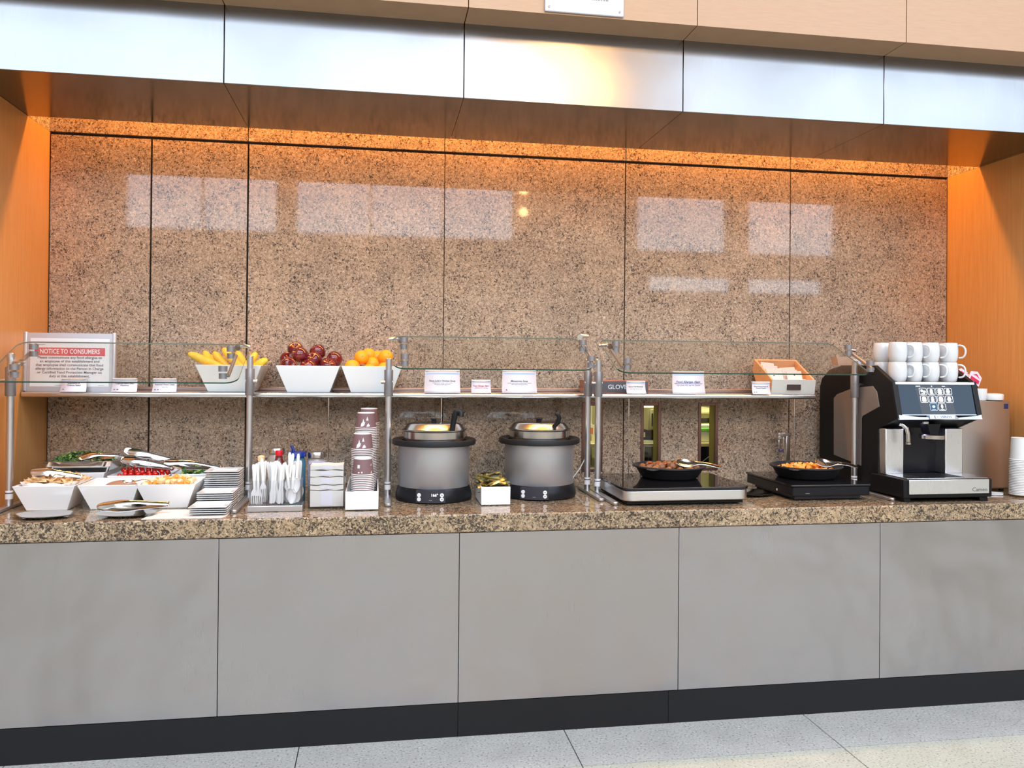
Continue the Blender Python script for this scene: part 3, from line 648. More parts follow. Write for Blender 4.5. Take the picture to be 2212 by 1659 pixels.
# pita chips
PIT = mat('pita', (.66, .40, .18), .75); t_ = NT(PIT)
_n = t_.n('ShaderNodeTexNoise', {'Vector': t_.n('ShaderNodeTexCoord').outputs['Object'], 'Scale': 60., 'Detail': 3.}).outputs[0]
t_.link(t_.ramp(_n, [(.3, (.45, .22, .08)), (.55, (.72, .46, .22)), (.75, (.85, .64, .38))]), 'Base Color')
t0 = None
for k in range(60):
    a = random.uniform(-.092, .092); b = random.uniform(-.085, .075); z = 1.012+.030*max(0, 1-(a/.1)**2)*random.uniform(.4, 1)
    rot = (random.uniform(-.9, .9), random.uniform(-.9, .9), random.uniform(0, 6)); loc = (-1.32+a, .345+b, z)
    if t0 is None:
        t0 = MB().prism([(-.029, -.016), (.029, -.020), (.004, .029)], 'z', 0, .004).build('pita_chip', PIT, loc=loc, rot=rot, bevel=.0012); tag(t0, 'toasted triangular pita chip in the leftmost white bowl', 'chip', 'pita chips')
    else: dup(t0, loc, rot)
# paper liner
m_ = MB(); n = 24
pts = [(math.cos(2*PI*k/n), math.sin(2*PI*k/n)) for k in range(n)]
v = [(x*.075, y*.075, -.06) for x, y in pts]+[(max(-.108, min(.108, x*.13)), max(-.108, min(.108, y*.13)), .004+.010*((k*7) % 5)/5) for k, (x, y) in enumerate(pts)]
m_.add(v, [(k, (k+1) % n, n+(k+1) % n, n+k) for k in range(n)])
tag(m_.build('paper_liner', PAPER, loc=(-1.330, .345, 1.017), solid=.0006), 'crinkled white paper liner under the pita chips', 'paper')
# hummus
hm = MB().lathe([(.085, 0), (.08, .03), (.06, .052), (.03, .062), (0, .065)], seg=20).build('hummus', mat('hummus_brown', (.36, .19, .12), .7), loc=(-1.075, .37, .952), sub=1); tag(hm, 'smooth brown mound of bean hummus in the second front bowl', 'hummus', kind='stuff')
# cheese cubes
CH = [mat('cheese_orange', (.85, .33, .06), .45), mat('cheese_pale', (.86, .62, .30), .45), mat('cheese_white', (.82, .70, .50), .45)]
cub = []
for k in range(120):
    a = random.uniform(-.092, .092); b = random.uniform(-.092, .07); z = 1.006+.020*max(0, 1-(a/.12)**2)*random.uniform(.2, 1); j = k if k < 3 else (k % 3)
    rot = (random.uniform(-.5, .5), random.uniform(-.5, .5), random.uniform(0, 1.5)); loc = (-.862+a, .345+b, z)
    if k < 3:
        o = MB().box(-.0085, .0085, -.0085, .0085, -.0085, .0085).build('cheese_cube', CH[k], loc=loc, rot=rot, bevel=.001); cub.append(o)
        tag(o, ('orange', 'pale yellow', 'creamy white')[k]+' cheese cube in the third front bowl', 'cheese', 'cheese cubes')
    else: dup(cub[j], loc, rot)
# cucumber
CSK = mat('cucumber_skin', (.03, .12, .02), .3); CFL = mat('cucumber_flesh', (.50, .62, .18), .4)
t0 = None
for k in range(24):
    a = random.uniform(-.07, .07); b = random.uniform(-.07, .065); z = 1.022+.022*max(0, 1-(a/.09)**2)*random.uniform(.3, 1)
    rot = (random.uniform(-1.2, 1.2), random.uniform(-.9, .9), random.uniform(0, 6)); loc = (-.808+a, .575+b, z)
    if t0 is None:
        t0 = thing('cucumber_slice', 'half round green cucumber slice in the back bowl', 'cucumber', loc, group='cucumber slices', rot=rot)
        pl_ = [(.019*math.cos(PI*q/8), .019*math.sin(PI*q/8)) for q in range(9)]
        MB().prism([(x*.86, y*.86) for x, y in pl_], 'z', -.0062, .0062).build('flesh', CFL, t0); MB().prism(pl_+[(x*.88, y*.88) for x, y in pl_[::-1]], 'z', -.006, .006).build('rind', CSK, t0)
        _vl.update(); kids(t0)
    else: dup(t0, loc, rot)

# ---- tongs
def tongs(label, loc, rot, L=.23, open_=.03, flat=1., name='serving_tongs'):
    t = thing(name, label, 'tongs', loc, rot=rot, group='serving tongs')
    for s in (1, -1):
        pts = []; wd = []
        for k in range(15):
            u = k/14; x = u*L
            zz = s*(.004+open_*(1-u)**.8*(.55+.45*math.sin(PI*min(1, (1-u)*1.3))))
            if u < .25: zz -= s*(.25-u)*.07
            pts.append((x, zz)); wd.append(.021*math.sin(PI*min(1, .12+u*2.6))**.7 if u < .24 else max(.009, .021-.012*min(1, (u-.24)/.3)) if u < .6 else .010)
        v = []; f = []
        for (x, zz), q in zip(pts, wd):
            cup = s*.006*(q/.021)**2
            v += [(x, -q, zz-cup), (x, 0, zz), (x, q, zz-cup)]
        for k in range(14): f += [(3*k, 3*k+1, 3*k+4, 3*k+3), (3*k+1, 3*k+2, 3*k+5, 3*k+4)]
        MB().add(v, f).build('arm', POLISH, t, solid=.0016, sub=1)
    MB().box(L-.003, L+.003, -.010, .010, -.006, .006).build('end_band', POLISH, t, bevel=.002)
    return t
tongs('steel serving tongs resting across the pita chips', (-1.395, .27, 1.068), (.9, .13, .12), .19, .03)
tongs('steel tongs lying on the greens in the steel pan', (-1.30, .52, 1.100), (.8, -.02, .15), .165, .02)
tongs('steel tongs leaning over the cherry tomatoes, nearer of two there', (-1.13, .54, 1.087), (.9, .19, .02), .22, .024)
tongs('dark tongs leaning behind the cherry tomatoes, farther of two there', (-1.15, .66, 1.115), (1.0, .24, 0), .25, .02)
tongs('steel tongs lying over the cucumber slices', (-.94, .50, 1.075), (.8, .11, .05), .25, .034)
tongs('steel tongs lying on the round steel saucer at the counter edge', (-1.095, .125, .945), (.75, -.015, .06), .268, .034)
def spoon(name, label, loc, rot, L=.17, bw=.02, group=None, m=None):
    t = thing(name, label, 'spoon', loc, rot=rot, group=group)
    v = []; f = []; ws = [.2, .75, 1, .95, .7, .35, .28, .25, .25, .27, .30, .33, .30, .2]
    for k, q in enumerate(ws):
        x = L*k/13; bowl = math.sin(PI*min(1, k/5.)) if k < 5 else 0
        for s in (-1, 0, 1): v.append((x, s*bw*q, (-.007*bowl if s == 0 else 0)+.012*math.sin(PI*max(0, k-5)/8)*.8))
    for k in range(13): f += [(3*k, 3*k+1, 3*k+4, 3*k+3), (3*k+1, 3*k+2, 3*k+5, 3*k+4)]
    o = MB().add(v, f).build('spoon_body', m or POLISH, t, solid=.002, sub=1); return t
spoon('serving_spoon', 'steel spoon resting in the hummus bowl', (-1.045, .28, 1.024), (.7, .03, .02), .125, .013)
# saucers
SAU = [(.0, 0), (.062, 0), (.070, .002), (.112, .012), (.114, .0135), (.068, .0055), (0, .003)]
for x, y, lab in ((-1.28, .115, 'round steel saucer at the left counter edge, empty'), (-.98, .11, 'round steel saucer under the tongs at the counter edge')):
    o = MB().lathe(SAU, seg=40).build('steel_saucer', POLISH, loc=(x, y, CZ), sub=0); tag(o, lab, 'saucer', 'steel saucers')
    o.scale = (.98, .72, 1)
pts = [(-.885, .03), (-.60, .018), (-.585, .024), (-.575, .04), (-.575, .30), (-.74, .44), (-.742, .235), (-.87, .205)]
tag(MB().prism([(-.90, .022), (-.608, .022), (-.596, .03), (-.590, .05), (-.590, .222), (-.87, .222)], 'z', .9103, .9122).build('placemat', speckle('mat_cream', (.78, .72, .66), (.66, .60, .55), (.85, .80, .75), 260, .7)), 'cream ribbed mat under the nearest stack of square plates', 'mat')
# ---- square plates
pl0 = None
def plate_mesh():
    m_ = MB(); a, b, c = .073, .050, .046
    def rg(h, z): return [(-h, -h, z), (h, -h, z), (h, h, z), (-h, h, z)]
    m_.add(rg(.044, 0)+rg(.071, .0085)+rg(a, .0095)+rg(a-.001, .0112)+rg(b, .0060)+rg(c, .0025), [(3, 2, 1, 0)]+[(q+k, q+(k+1) % 4, q+4+(k+1) % 4, q+4+k) for q in (0, 4, 8, 12, 16) for k in range(4)]+[(20, 21, 22, 23)])
    return m_
for (cx, cy_, z0, n, pitch, nm) in ((-.662, .125, .9125, 4, .0082, 'nearest stack on the mat'), (-.662, .277, .911, 8, .0085, 'middle stack'), (-.664, .428, .911, 15, .0092, 'tall stack farthest back')):
    for i in range(n-1, -1, -1):
        lab = 'white square plate, %s of the %s' % (nth(i), nm); z = z0+(n-1-i)*pitch
        if pl0 is None: pl0 = plate_mesh().build('square_plate', CERAM, loc=(cx, cy_, z), bevel=.0008, bseg=1); tag(pl0, lab, 'plate', 'stacked square plates')
        else: dup(pl0, (cx+random.uniform(-.0015, .0015), cy_, z), (0, 0, random.uniform(-.02, .02)), lab)

# ================================================================ CUTLERY, NAPKINS, CUPS
cd = thing('cutlery_holder', 'clear acrylic cutlery holder with metal foot and three compartments', 'holder', (-.413, .19, CZ))
MB().box(-.110, .110, -.055, .055, 0, .024).build('base_tray', ALU, cd, bevel=.002)
m_ = MB()
for x in (-.103, -.035, .033, .101): m_.box(x-.0015, x+.0015, -.05, .05, .024, .13)
m_.box(-.1015, .0995, -.0515, -.0495, .024, .128).box(-.1015, .0995, .048, .05, .024, .15)
m_.build('acrylic_walls', ACRYL, cd, smooth=False)
def util(kind):
    m_ = MB()
    hd = [(-.004, .060), (-.0055, .12), (-.0065, .150), (-.004, .160), (0, .162), (.004, .160), (.0065, .150), (.0055, .12), (.004, .060)]
    if kind == 'knife': m_.prism(hd[:9]+[(.0085, .045), (.009, .01), (.005, 0), (-.006, .002), (-.0075, .04)], 'y', -.001, .001)
    elif kind == 'fork':
        m_.prism(hd[:9]+[(.0125, .045), (.0135, .034), (-.0135, .034), (-.0125, .045)], 'y', -.001, .001)
        for k in range(4): x = -.0117+k*.0078; m_.prism([(x-.0019, .0345), (x+.0019, .0345), (x+.001, 0), (x-.001, 0)], 'y', -.001, .001)
    else:
        m_.prism(hd, 'y', -.001, .001)
        n = 10; v = []; f = []
        for k in range(n+1):
            u = k/n; q = .0175*math.sin(PI*(.08+.86*u))**.8; z = .064*(1-u)
            dp = .007*math.sin(PI*u)
            v += [(-q, -.001, z), (-q*.5, dp*.8, z), (0, dp, z), (q*.5, dp*.8, z), (q, -.001, z)]
        for k in range(n): f += [(5*k+j, 5*k+j+1, 5*k+j+6, 5*k+j+5) for j in range(4)]
        v2 = [(x, y+.0015, z) for x, y, z in v]; nn = len(v)
        m_.add(v+v2, f+[tuple(i+nn for i in q[::-1]) for q in f])
    return m_
for kind, x0, n in (('fork', -.482, 19), ('knife', -.414, 20), ('spoon', -.346, 18)):
    p0 = None
    for k in range(n):
        x = x0+random.uniform(-.024, .024); y = .15+.011+(k/n)*.062; z = CZ+.027+(k/n)*.012; rot = (random.uniform(-.10, .02), random.uniform(-.13, .13), random.uniform(-.25, .25))
        if kind == 'spoon' and k in (1, 4, 7): z += .045
        if kind == 'fork' and k == 1: z += .028
        if p0 is None:
            p0 = util(kind).build('plastic_'+kind, PLAST, loc=(x, y, z), rot=rot)
            tag(p0, 'white plastic %s standing handle up in the acrylic holder' % kind, kind, 'plastic %ss in the holder' % kind)
        else: dup(p0, (x, y, z), rot)
# condiments behind the holder
GL = glass('jar_glass', (.9, .9, .9))
def jar(label, x, y, r, h, fill, lidm, lidr, lidh, name='seasoning_jar', cat='jar', lb=None, lbm=None):
    t = thing(name, label, cat, (x, y, CZ))
    MB().lathe([(r*.96, 0), (r, .006), (r, h-.02), (r*.8, h)], seg=24).build('jar_body', fill, t)
    MB().lathe([(lidr, h+.0005), (lidr, h+lidh*.75), (lidr*.93, h+lidh), (0, h+lidh)], seg=24).build('lid', lidm, t)
    if lb: MB().lathe([(r+.0006, h*lb[0]), (r+.0006, h*lb[1])], seg=24).build('paper_label', lbm, t)
    return t
SPICE = mat('jar_fill', (.40, .33, .28), .3, coat=.6)
jar('glass jar with steel lid behind the cutlery, left of the blue tub', -.448, .47, .036, .205, SPICE, STEEL, .037, .024)
t = jar('glass jar with steel lid and red and white label, right of the blue tub', -.268, .42, .038, .190, SPICE, STEEL, .040, .026, lb=(.35, .93), lbm=mat('label_lilac', srgb(200, 200, 225), .5))
MB().box(-.018, .006, -.0402, -.0385, .140, .166).build('red_print', mat('print_red', srgb(200, 60, 80), .5), t)
BLUE = mat('lid_blue', srgb(20, 45, 130), .3)
t = jar('tub with a blue flip lid standing open behind the cutlery', -.352, .40, .037, .196, mat('tub_label', srgb(60, 110, 130), .4), BLUE, .0395, .022, 'seasoning_tub', 'tub')
MB().tube([(-.016, 0, .215), (-.018, -.002, .232), (-.026, -.002, .247)], [.009, .006, .005], 8).build('flip_cap', BLUE, t)
t = thing('hot_sauce_bottle', 'small sauce bottle with bright red cap behind the forks', 'bottle', (-.425, .36, CZ))
MB().lathe([(.026, 0), (.027, .01), (.027, .17), (.016, .192), (.0155, .205)], seg=20).build('bottle_body', mat('sauce_brown', (.12, .02, .01), .08, coat=.6), t)
MB().lathe([(.0155, .206), (.0155, .225), (.0145, .228), (0, .228)], seg=20).build('cap', mat('cap_red', (.6, .01, .02), .3), t)
t = thing('pepper_mill', 'little bottle with a pale wooden cap at the left behind the forks', 'bottle', (-.497, .34, CZ))
MB().lathe([(.020, 0), (.020, .17), (.012, .185)], seg=16).build('bottle_body', SPICE, t); MB().lathe([(.0135, .1855), (.015, .19), (.015, .205), (.009, .209), (0, .209)], seg=16).build('cap', mat('cap_wood', srgb(240, 200, 150), .5), t)
# napkin holder
nh = thing('napkin_holder', 'clear acrylic napkin holder filled with folded napkins', 'holder', (-.209, .235, CZ))
m_ = MB(); m_.box(-.072, .072, -.052, .06, .004, .007).box(-.074, -.071, -.052, .06, 0, .205).box(.071, .074, -.052, .06, 0, .205).box(-.071, .071, .057, .06, .0, .205).box(-.071, .071, -.055, -.052, 0, .19)
m_.build('acrylic_case', ACRYL, nh, smooth=False)
NAP = mat('napkin_paper', srgb(226, 222, 214), .9); NAPW = mat('napkin_wrap', srgb(228, 226, 234), .8)
z = .009; q = 0
for hh, nm in ((.066, 'lowest'), (.018, 'second lowest'), (.030, 'third from the bottom'), (.024, 'fourth from the bottom'), (.018, 'topmost, tinted by the lamps')):
    v = []; f = []; n = 10
    for k in range(n+1):
        x = -.068+.136*k/n+ (0 if q else 0); w1 = .0016*math.sin(k*1.3+q); w2 = .0016*math.sin(k*1.1+q*2+1)
        v += [(x, -.048, z+w1*(q > 0)), (x, .05, z+w1*(q > 0)), (x, .05, z+hh+w2), (x, -.048, z+hh+w2)]
    for k in range(n): f += [(4*k+j, 4*k+(j+1) % 4, 4*k+4+(j+1) % 4, 4*k+4+j) for j in range(4)]
    f += [(3, 2, 1, 0), (4*n, 4*n+1, 4*n+2, 4*n+3)]
    o = MB().add(v, f).build('napkin_stack', NAP, loc=(-.209, .235, CZ)); tag(o, 'bundle of folded paper napkins in the acrylic holder, '+nm, 'napkins', 'napkin bundles')
    MB().box(-.024, .024, -.0492, -.0484, z+.004, z+hh-.004).build('paper_band', NAPW, o); z += hh+.0042; q += 1

# cup box and stacks of brown paper cups
def tray(name, label, cx, y0, y1, wd, h, cat='box'):
    m_ = MB(); t = .006; x0, x1 = -wd/2, wd/2; d = y1-y0
    vs = [(x0, 0, 0), (x1, 0, 0), (x1, d, 0), (x0, d, 0), (x0, 0, h), (x1, 0, h), (x1, d, h), (x0, d, h), (x0+t, t, h), (x1-t, t, h), (x1-t, d-t, h), (x0+t, d-t, h), (x0+t, t, t), (x1-t, t, t), (x1-t, d-t, t), (x0+t, d-t, t)]
    fs = [(3, 2, 1, 0)]
    for q in (0, 4, 8): fs += [(q+k, q+(k+1) % 4, q+4+(k+1) % 4, q+4+k) for k in range(4)]
    fs.append((12, 13, 14, 15)); m_.add(vs, fs)
    return m_, (cx, y0, CZ+.003)
m_, l = tray('cup_box', '', -.062, .125, .60, .136, .076)
b_ = m_.build('cup_box', WHITE, loc=l, bevel=.0015); tag(b_, 'long white open box holding stacks of brown paper cups', 'box')
for x in (-.045, .045):
    for y in (.03, .44): MB().box(x-.015, x+.015, y-.01, y+.01, -.003, .0).build('foot', BLK, b_)
CUPB = mat('cup_brown', srgb(122, 92, 94), .6); CUPW = mat('cup_white', (.70, .69, .68), .5)
m_ = MB(); m_.mat(0); m_.lathe([(.0455, .004), (.0385, .0665)], seg=28)
m_.mat(1); m_.lathe([(.0435, .0005), (.0465, .0), (.0475, .002), (.0465, .0042), (.0455, .0042)], seg=28); m_.lathe([(.0385, .0665), (.0385, .070), (.0370, .070), (.0365, .068), (0, .0678)], seg=28)
cup0 = None
me_f = [v for v in m_.f]
stk = [(-.060, .195, 1.122, 'front stack'), (-.065, .305, 1.218, 'second stack from the front'), (-.052, .415, 1.302, 'tall third stack'), (-.040, .515, 1.316, 'rearmost stack')]
for (cx, cy_, top, nm) in stk:
    n = int((top-.070-(CZ+.0095))/.0076)+1
    for i in range(n):
        z = top-.070-i*.0076; lab = 'brown paper cup upside down with white rim, %s of the %s' % (nth(i), nm)
        if cup0 is None: cup0 = m_.build('paper_cup', [CUPB, CUPW], loc=(cx, cy_, z)); tag(cup0, lab, 'cup', 'brown paper cups in the white box')
        else:
            dup(cup0, (cx, cy_, z), (0, 0, 0), lab)
def art(root, shapes, name='print'):
    m_ = MB()
    for poly in shapes:
        v = []
        for a, z in poly:
            r = .0455-(z-.004)*.112+.0006; v.append((r*math.sin(a), -r*math.cos(a), z))
        m_.add(v, [tuple(range(len(v)))])
    return m_.build(name, CUPW, root, smooth=False)
tops = sorted([o for o in C.objects if o.name.startswith('paper_cup') and 'topmost' in o['label']], key=lambda o: o.location.y)
mount = lambda a: [[(a-.35, .008), (a-.30, .022), (a-.15, .030), (a-.08, .045), (a+.02, .028), (a+.12, .030), (a+.05, .016), (a-.1, .010)], [(a+.25, .008), (a+.30, .016), (a+.45, .024), (a+.62, .012), (a+.5, .009)], [(a+.22, .036), (a+.34, .054), (a+.46, .036)]]
art(tops[0], [[(-.55, .030), (-.30, .030), (-.30, .044), (-.55, .044)], [(-.45, .010), (-.02, .010), (-.02, .016), (-.45, .014)], [(.80, .008), (.95, .02), (.95, .008)], [(.85, .040), (.98, .050), (.98, .040)]])
for tcup, a in zip(tops[1:], (-.25, -.2, .1)): art(tcup, mount(a))

# ================================================================ SOUP WARMERS
WARM = metal('warmer_grey', (.46, .46, .475), .42, .03); WARM.node_tree.nodes['Principled BSDF'].inputs['Metallic'].default_value = .75
DISP = mat('panel_dark', srgb(48, 48, 56), .3)
LIT = mat('lit_digits', (1, 1, 1), .4, emit=(1, 1, 1), estr=1.2)
def warmer(label, cx, cy_, rz, shown, ladle_label, lloc, kind):
    t = thing('soup_warmer', label, 'soup warmer', (cx, cy_, CZ), rz)
    MB().lathe([(.166, 0), (.172, .004), (.174, .02), (.166, .055), (.158, .066), (.10, .066)], seg=48).build('warmer_base', BLK, t)
    MB().lathe([(.157, .058), (.160, .062), (.1625, .245), (.1625, .255)], seg=48).build('body', WARM, t)
    MB().lathe([(.155, .247), (.186, .248), (.190, .251), (.190, .268), (.187, .2725), (.182, .274), (.160, .270), (.146, .266), (.146, .262)], seg=56).build('rim_collar', BLKM, t)
    MB().lathe([(.138, .262), (.139, .275), (.142, .277), (.142, .308), (.149, .313), (.149, .316), (.140, .316)], seg=48).build('inset_pot', STEEL, t)
    lid = MB().lathe([(.145, .317), (.138, .320), (.122, .341), (.104, .346), (0, .345)], seg=48).build('lid', mat('lid_steel', (.62, .61, .60), .17, 1.), t)
    MB().box(-.011, .011, -.035, -.012, .345, .362).box(-.016, .016, -.045, -.010, .3615, .366).build('lid_knob', BLK, lid, bevel=.002)
    # control panel follows the round base
    pm = MB(); n = 10; v = []
    for k in range(n+1):
        a = -.37+.74*k/n
        for r, z in ((.179, .006), (.177, .060)): v.append((r*math.sin(a), -r*math.cos(a), z))
    for k in range(n+1):
        a = -.37+.74*k/n
        for r, z in ((.165, .006), (.160, .060)): v.append((r*math.sin(a), -r*math.cos(a), z))
    q = 2*(n+1); f = []
    for k in range(n): f += [(2*k, 2*k+2, 2*k+3, 2*k+1), (q+2*k+1, q+2*k+3, q+2*k+2, q+2*k), (2*k+1, 2*k+3, q+2*k+3, q+2*k+1), (2*k, q+2*k, q+2*k+2, 2*k+2)]
    f += [(0, 1, q+1, q), (2*n, q+2*n, q+2*n+1, 2*n+1)]
    cp = pm.add(v, f).build('control_panel', DISP, t)
    for sx in (-1, 1):
        for zz in (.022, .040):
            a = sx*.28; r = .1790
            b_ = MB().tube([(r*math.sin(a), -r*math.cos(a), zz), ((r+.003)*math.sin(a), -(r+.003)*math.cos(a), zz)], .0088, 20).build('button', PLAST, cp)
            if sx > 0:
                s = 1 if zz > .03 else -1
                MB().add([((r+.0034)*math.sin(a)-.003, -(r+.0034)*math.cos(a)-.0006, zz-.002*s), ((r+.0034)*math.sin(a)+.003, -(r+.0034)*math.cos(a)+.0006, zz-.002*s), ((r+.0034)*math.sin(a), -(r+.0034)*math.cos(a)-.0004, zz+.003*s)], [(0, 1, 2)]).build('arrow', BLK, b_)
    if shown: text('166°', .017, LIT, cp, .018, .040, -.1786, bold=.0002, name='digits')
    MB().box(-.006, .008, -.1788, -.178, .016, .019).build('maker_mark', GREYM, cp)
    # ladle with hooked black handle
    ld = thing('ladle', ladle_label, 'ladle', (cx+lloc[0], cy_+lloc[1], CZ))
    if kind == 0:
        MB().tube([(0, 0, .312), (.004, 0, .34), (.012, -.002, .385), (.018, -.003, .402), (.032, -.006, .404), (.040, -.010, .395), (.038, -.014, .380)], [.012, .011, .012, .0125, .0135, .0135, .012], 12, sx=1.1).build('handle', BLK, ld)
    else:
        MB().tube([(-.018, 0, .312), (-.004, -.004, .328), (.016, -.010, .350), (.022, -.012, .372), (.014, -.014, .388), (0, -.014, .394)], [.008, .0095, .0105, .011, .0095, .006], 12).build('handle', BLK, ld)
    MB().tube([(0, .0, .29), (-.002 if kind == 0 else -.018, 0, .318)], .004, 8).build('shank', STEEL, ld)
    return t
warmer('grey soup warmer on the left, its display lit', .256, .415, -.15, True, 'black handled ladle standing up from the left soup warmer', (.070, -.115), 0)
warmer('grey soup warmer on the right, its display dark', .752, .445, -.32, False, 'black hooked ladle handle over the right soup warmer', (.045, -.115), 1)
tag(MB().tube([(.90, .62, .918), (.96, .70, .93), (1.04, .80, .99), (1.075, .846, 1.03)], .003, 8).build('power_cord', PLAST), 'thin white cord rising behind the right soup warmer', 'cord')
# packets box
m_, l = tray('packet_box', '', .510, .185, .44, .128, .078)
b_ = m_.build('packet_box', WHITE, loc=l, bevel=.0015); tag(b_, 'white open box of cracker packets between the soup warmers', 'box')
for x in (-.035, .035): MB().box(x-.012, x+.012, .01, .03, -.003, 0).build('foot', BLK, b_)
FOIL = [mat('foil_gold', (.62, .46, .16), .28, .85), mat('foil_dark', (.05, .06, .03), .3, .4), mat('foil_green', (.22, .24, .12), .35, .5)]
fp = []
for k in range(110):
    u = random.uniform(-.046, .046); vv = random.uniform(.205, .425); z = .993+.030*max(0, 1-(u/.06)**2)*random.random()
    if k >= 75: z = .965+.02*random.random()
    rot = (random.uniform(-.6, .6), random.uniform(-.28, .28), random.uniform(-.6, .6)); loc = (.508+u*.85, vv, z)
    if k < 3:
        v = []; f = []
        for s in range(7):
            x = -.040+.080*s/6; tck = .0045*math.sin(PI*s/6)+.0005
            v += [(x, -.0095, 0), (x, 0, tck), (x, .0095, 0), (x, 0, -tck)]
        for s in range(6): f += [(4*s+j, 4*s+(j+1) % 4, 4*s+4+(j+1) % 4, 4*s+4+j) for j in range(4)]
        f += [(3, 2, 1, 0), (24, 25, 26, 27)]
        o = MB().add(v, f).build('cracker_packet', FOIL[k], loc=loc, rot=rot); tag(o, ('shiny gold', 'dark wrapped', 'olive green')[k]+' narrow packet heaped in the white box', 'packet', 'packets in the white box'); fp.append(o)
    else: dup(fp[k % 3], loc, rot)

# ================================================================ HOT PLATES AND PANS
def rrect(x0, x1, y0, y1, r, n=6):
    p = []
    for cx, cy_, a0 in ((x1-r, y1-r, 0), (x0+r, y1-r, 90), (x0+r, y0+r, 180), (x1-r, y0+r, 270)):
        for k in range(n+1): a = math.radians(a0+90*k/n); p.append((cx+r*math.cos(a), cy_+r*math.sin(a)))
    return p
h1 = thing('induction_hob', 'silver edged black glass induction hob under the left pan', 'hob', (1.351, .335, CZ))
MB().prism(rrect(-.292, .292, -.245, .24, .05), 'z', .022, .068).build('silver_band', metal('hob_silver', (.74, .74, .76), .3, .03, (1, 1, 40)), h1, bevel=.004)
MB().prism(rrect(-.296, .296, -.249, .244, .052), 'z', .0685, .080).build('glass_top', BGLASS, h1, bevel=.002)
MB().box(-.27, .27, -.215, .21, .004, .0215).build('under_body', BLKM, h1, bevel=.002)
for x in (-.24, .24):
    for y in (-.18, .18): MB().lathe([(.014, 0), (.014, .004)], (x, y, 0), 12).build('foot', BLK, h1)
h2 = thing('induction_hob', 'all black induction hob under the right pan', 'hob', (2.065, .375, CZ))
MB().prism(rrect(-.195, .195, -.235, .235, .012), 'z', .022, .066).build('casing', BLK, h2, bevel=.004)
MB().prism(rrect(-.20, .20, -.24, .24, .012), 'z', .0665, .075).build('glass_top', BGLASS, h2, bevel=.002)
MB().box(-.165, .165, -.20, .20, .004, .0215).build('under_body', mat('hob_grey', srgb(58, 60, 68), .4), h2, bevel=.002)
for x in (-.15, .15):
    for y in (-.18, .18): MB().lathe([(.014, 0), (.014, .004)], (x, y, 0), 12).build('foot', BLK, h2)
MB().box(-.13, -.11, -.2358, -.235, .034, .037).build('maker_mark', GREYM, h2)
MB().tube([(-.1958, -.09, .034), (-.195, -.09, .034)], .006, 12).build('heart_mark', PLAST, h2)
o = MB().lathe(SAU, seg=36).build('steel_saucer', POLISH, loc=(1.775, .36, CZ)); o.scale = (.9, .9, 1); tag(o, 'round steel saucer between the two hobs', 'saucer', 'steel saucers')
PANM = mat('cast_iron', (.022, .022, .024), .42)
def fry(label, cx, cy_, z, r=.169):
    t = thing('frying_pan', label, 'pan', (cx, cy_, z))
    MB().lathe([(0, 0), (r*.74, 0), (r*.80, .006), (r*.93, .044), (r*.995, .050), (r*1.02, .053), (r*1.02, .058), (r*.99, .060), (r*.93, .056), (r*.80, .020), (r*.74, .010), (0, .009)], seg=56).build('pan_body', PANM, t)
    MB().prism([(-.03, 0), (.03, 0), (.022, -.03), (0, -.04), (-.022, -.03)], 'z', .050, .056, T(-r*.72, -r*.72, 0) @ Rz(-.78)).build('pour_spout', PANM, t, bevel=.002)
    return t
fry('black cast iron pan of meatballs on the silver edged hob', 1.383, .415, CZ+.081)
fry('black cast iron pan of diced sweet potato on the black hob', 2.078, .395, CZ+.076)
MEAT = mat('meat_brown', (.20, .075, .035), .45, coat=.25); t_ = NT(MEAT)
_n = t_.n('ShaderNodeTexNoise', {'Vector': t_.n('ShaderNodeTexCoord').outputs['Object'], 'Scale': 55., 'Detail': 4.}); t_.link(t_.ramp(_n.outputs[0], [(.3, (.08, .03, .015)), (.55, (.26, .10, .04)), (.75, (.50, .22, .08))]), 'Base Color')
_b = t_.n('ShaderNodeBump', {'Height': _n.outputs[0], 'Strength': .8, 'Distance': .006}); t_.link(_b.outputs[0], 'Normal')
t0 = None
for ring, nn, zz in ((.0, 1, .056), (.052, 6, .052), (.100, 11, .046), (.130, 14, .040)):
    for k in range(nn):
        a = 2*PI*k/nn+ring*9; r_ = ring+random.uniform(-.004, .004); loc = (1.383+r_*math.cos(a), .415+r_*math.sin(a), CZ+.081+zz+random.uniform(-.004, .005)); rot = (random.random()*3, random.random()*3, 0); s = random.uniform(.85, 1.12)
        if ring == .135: s *= .62; 
        if t0 is None:
            t0 = MB().lathe([(0, .020), (.012, .0175), (.0195, .007), (.021, -.002), (.017, -.013), (.008, -.019), (0, -.020)], seg=14).build('meatball', MEAT, loc=loc, rot=rot, sub=1); tag(t0, 'browned meatball in the left pan', 'meatball', 'meatballs in the pan')
        else: dup(t0, loc, rot, scale=(s, s*random.uniform(.9, 1.1), s*.95))
t0 = None
for k in range(8):
    a = random.uniform(0, 6.3); r_ = random.uniform(.03, .12)
    loc = (1.383+r_*math.cos(a), .415+r_*math.sin(a)*.8, CZ+.081+.066); rot = (random.random(), random.random(), a)
    if t0 is None: t0 = MB().box(-.008, .008, -.006, .006, -.003, .003).build('pepper_piece', mat('pepper_red', (.55, .10, .02), .35), loc=loc, rot=rot, bevel=.002); tag(t0, 'small piece of cooked pepper among the meatballs', 'pepper', 'pepper pieces in the pan')
    else: dup(t0, loc, rot)
SP = [mat('potato_orange', (.80, .25, .03), .45), mat('potato_light', (.85, .38, .08), .45), mat('char', (.06, .03, .02), .5)]
ps = []
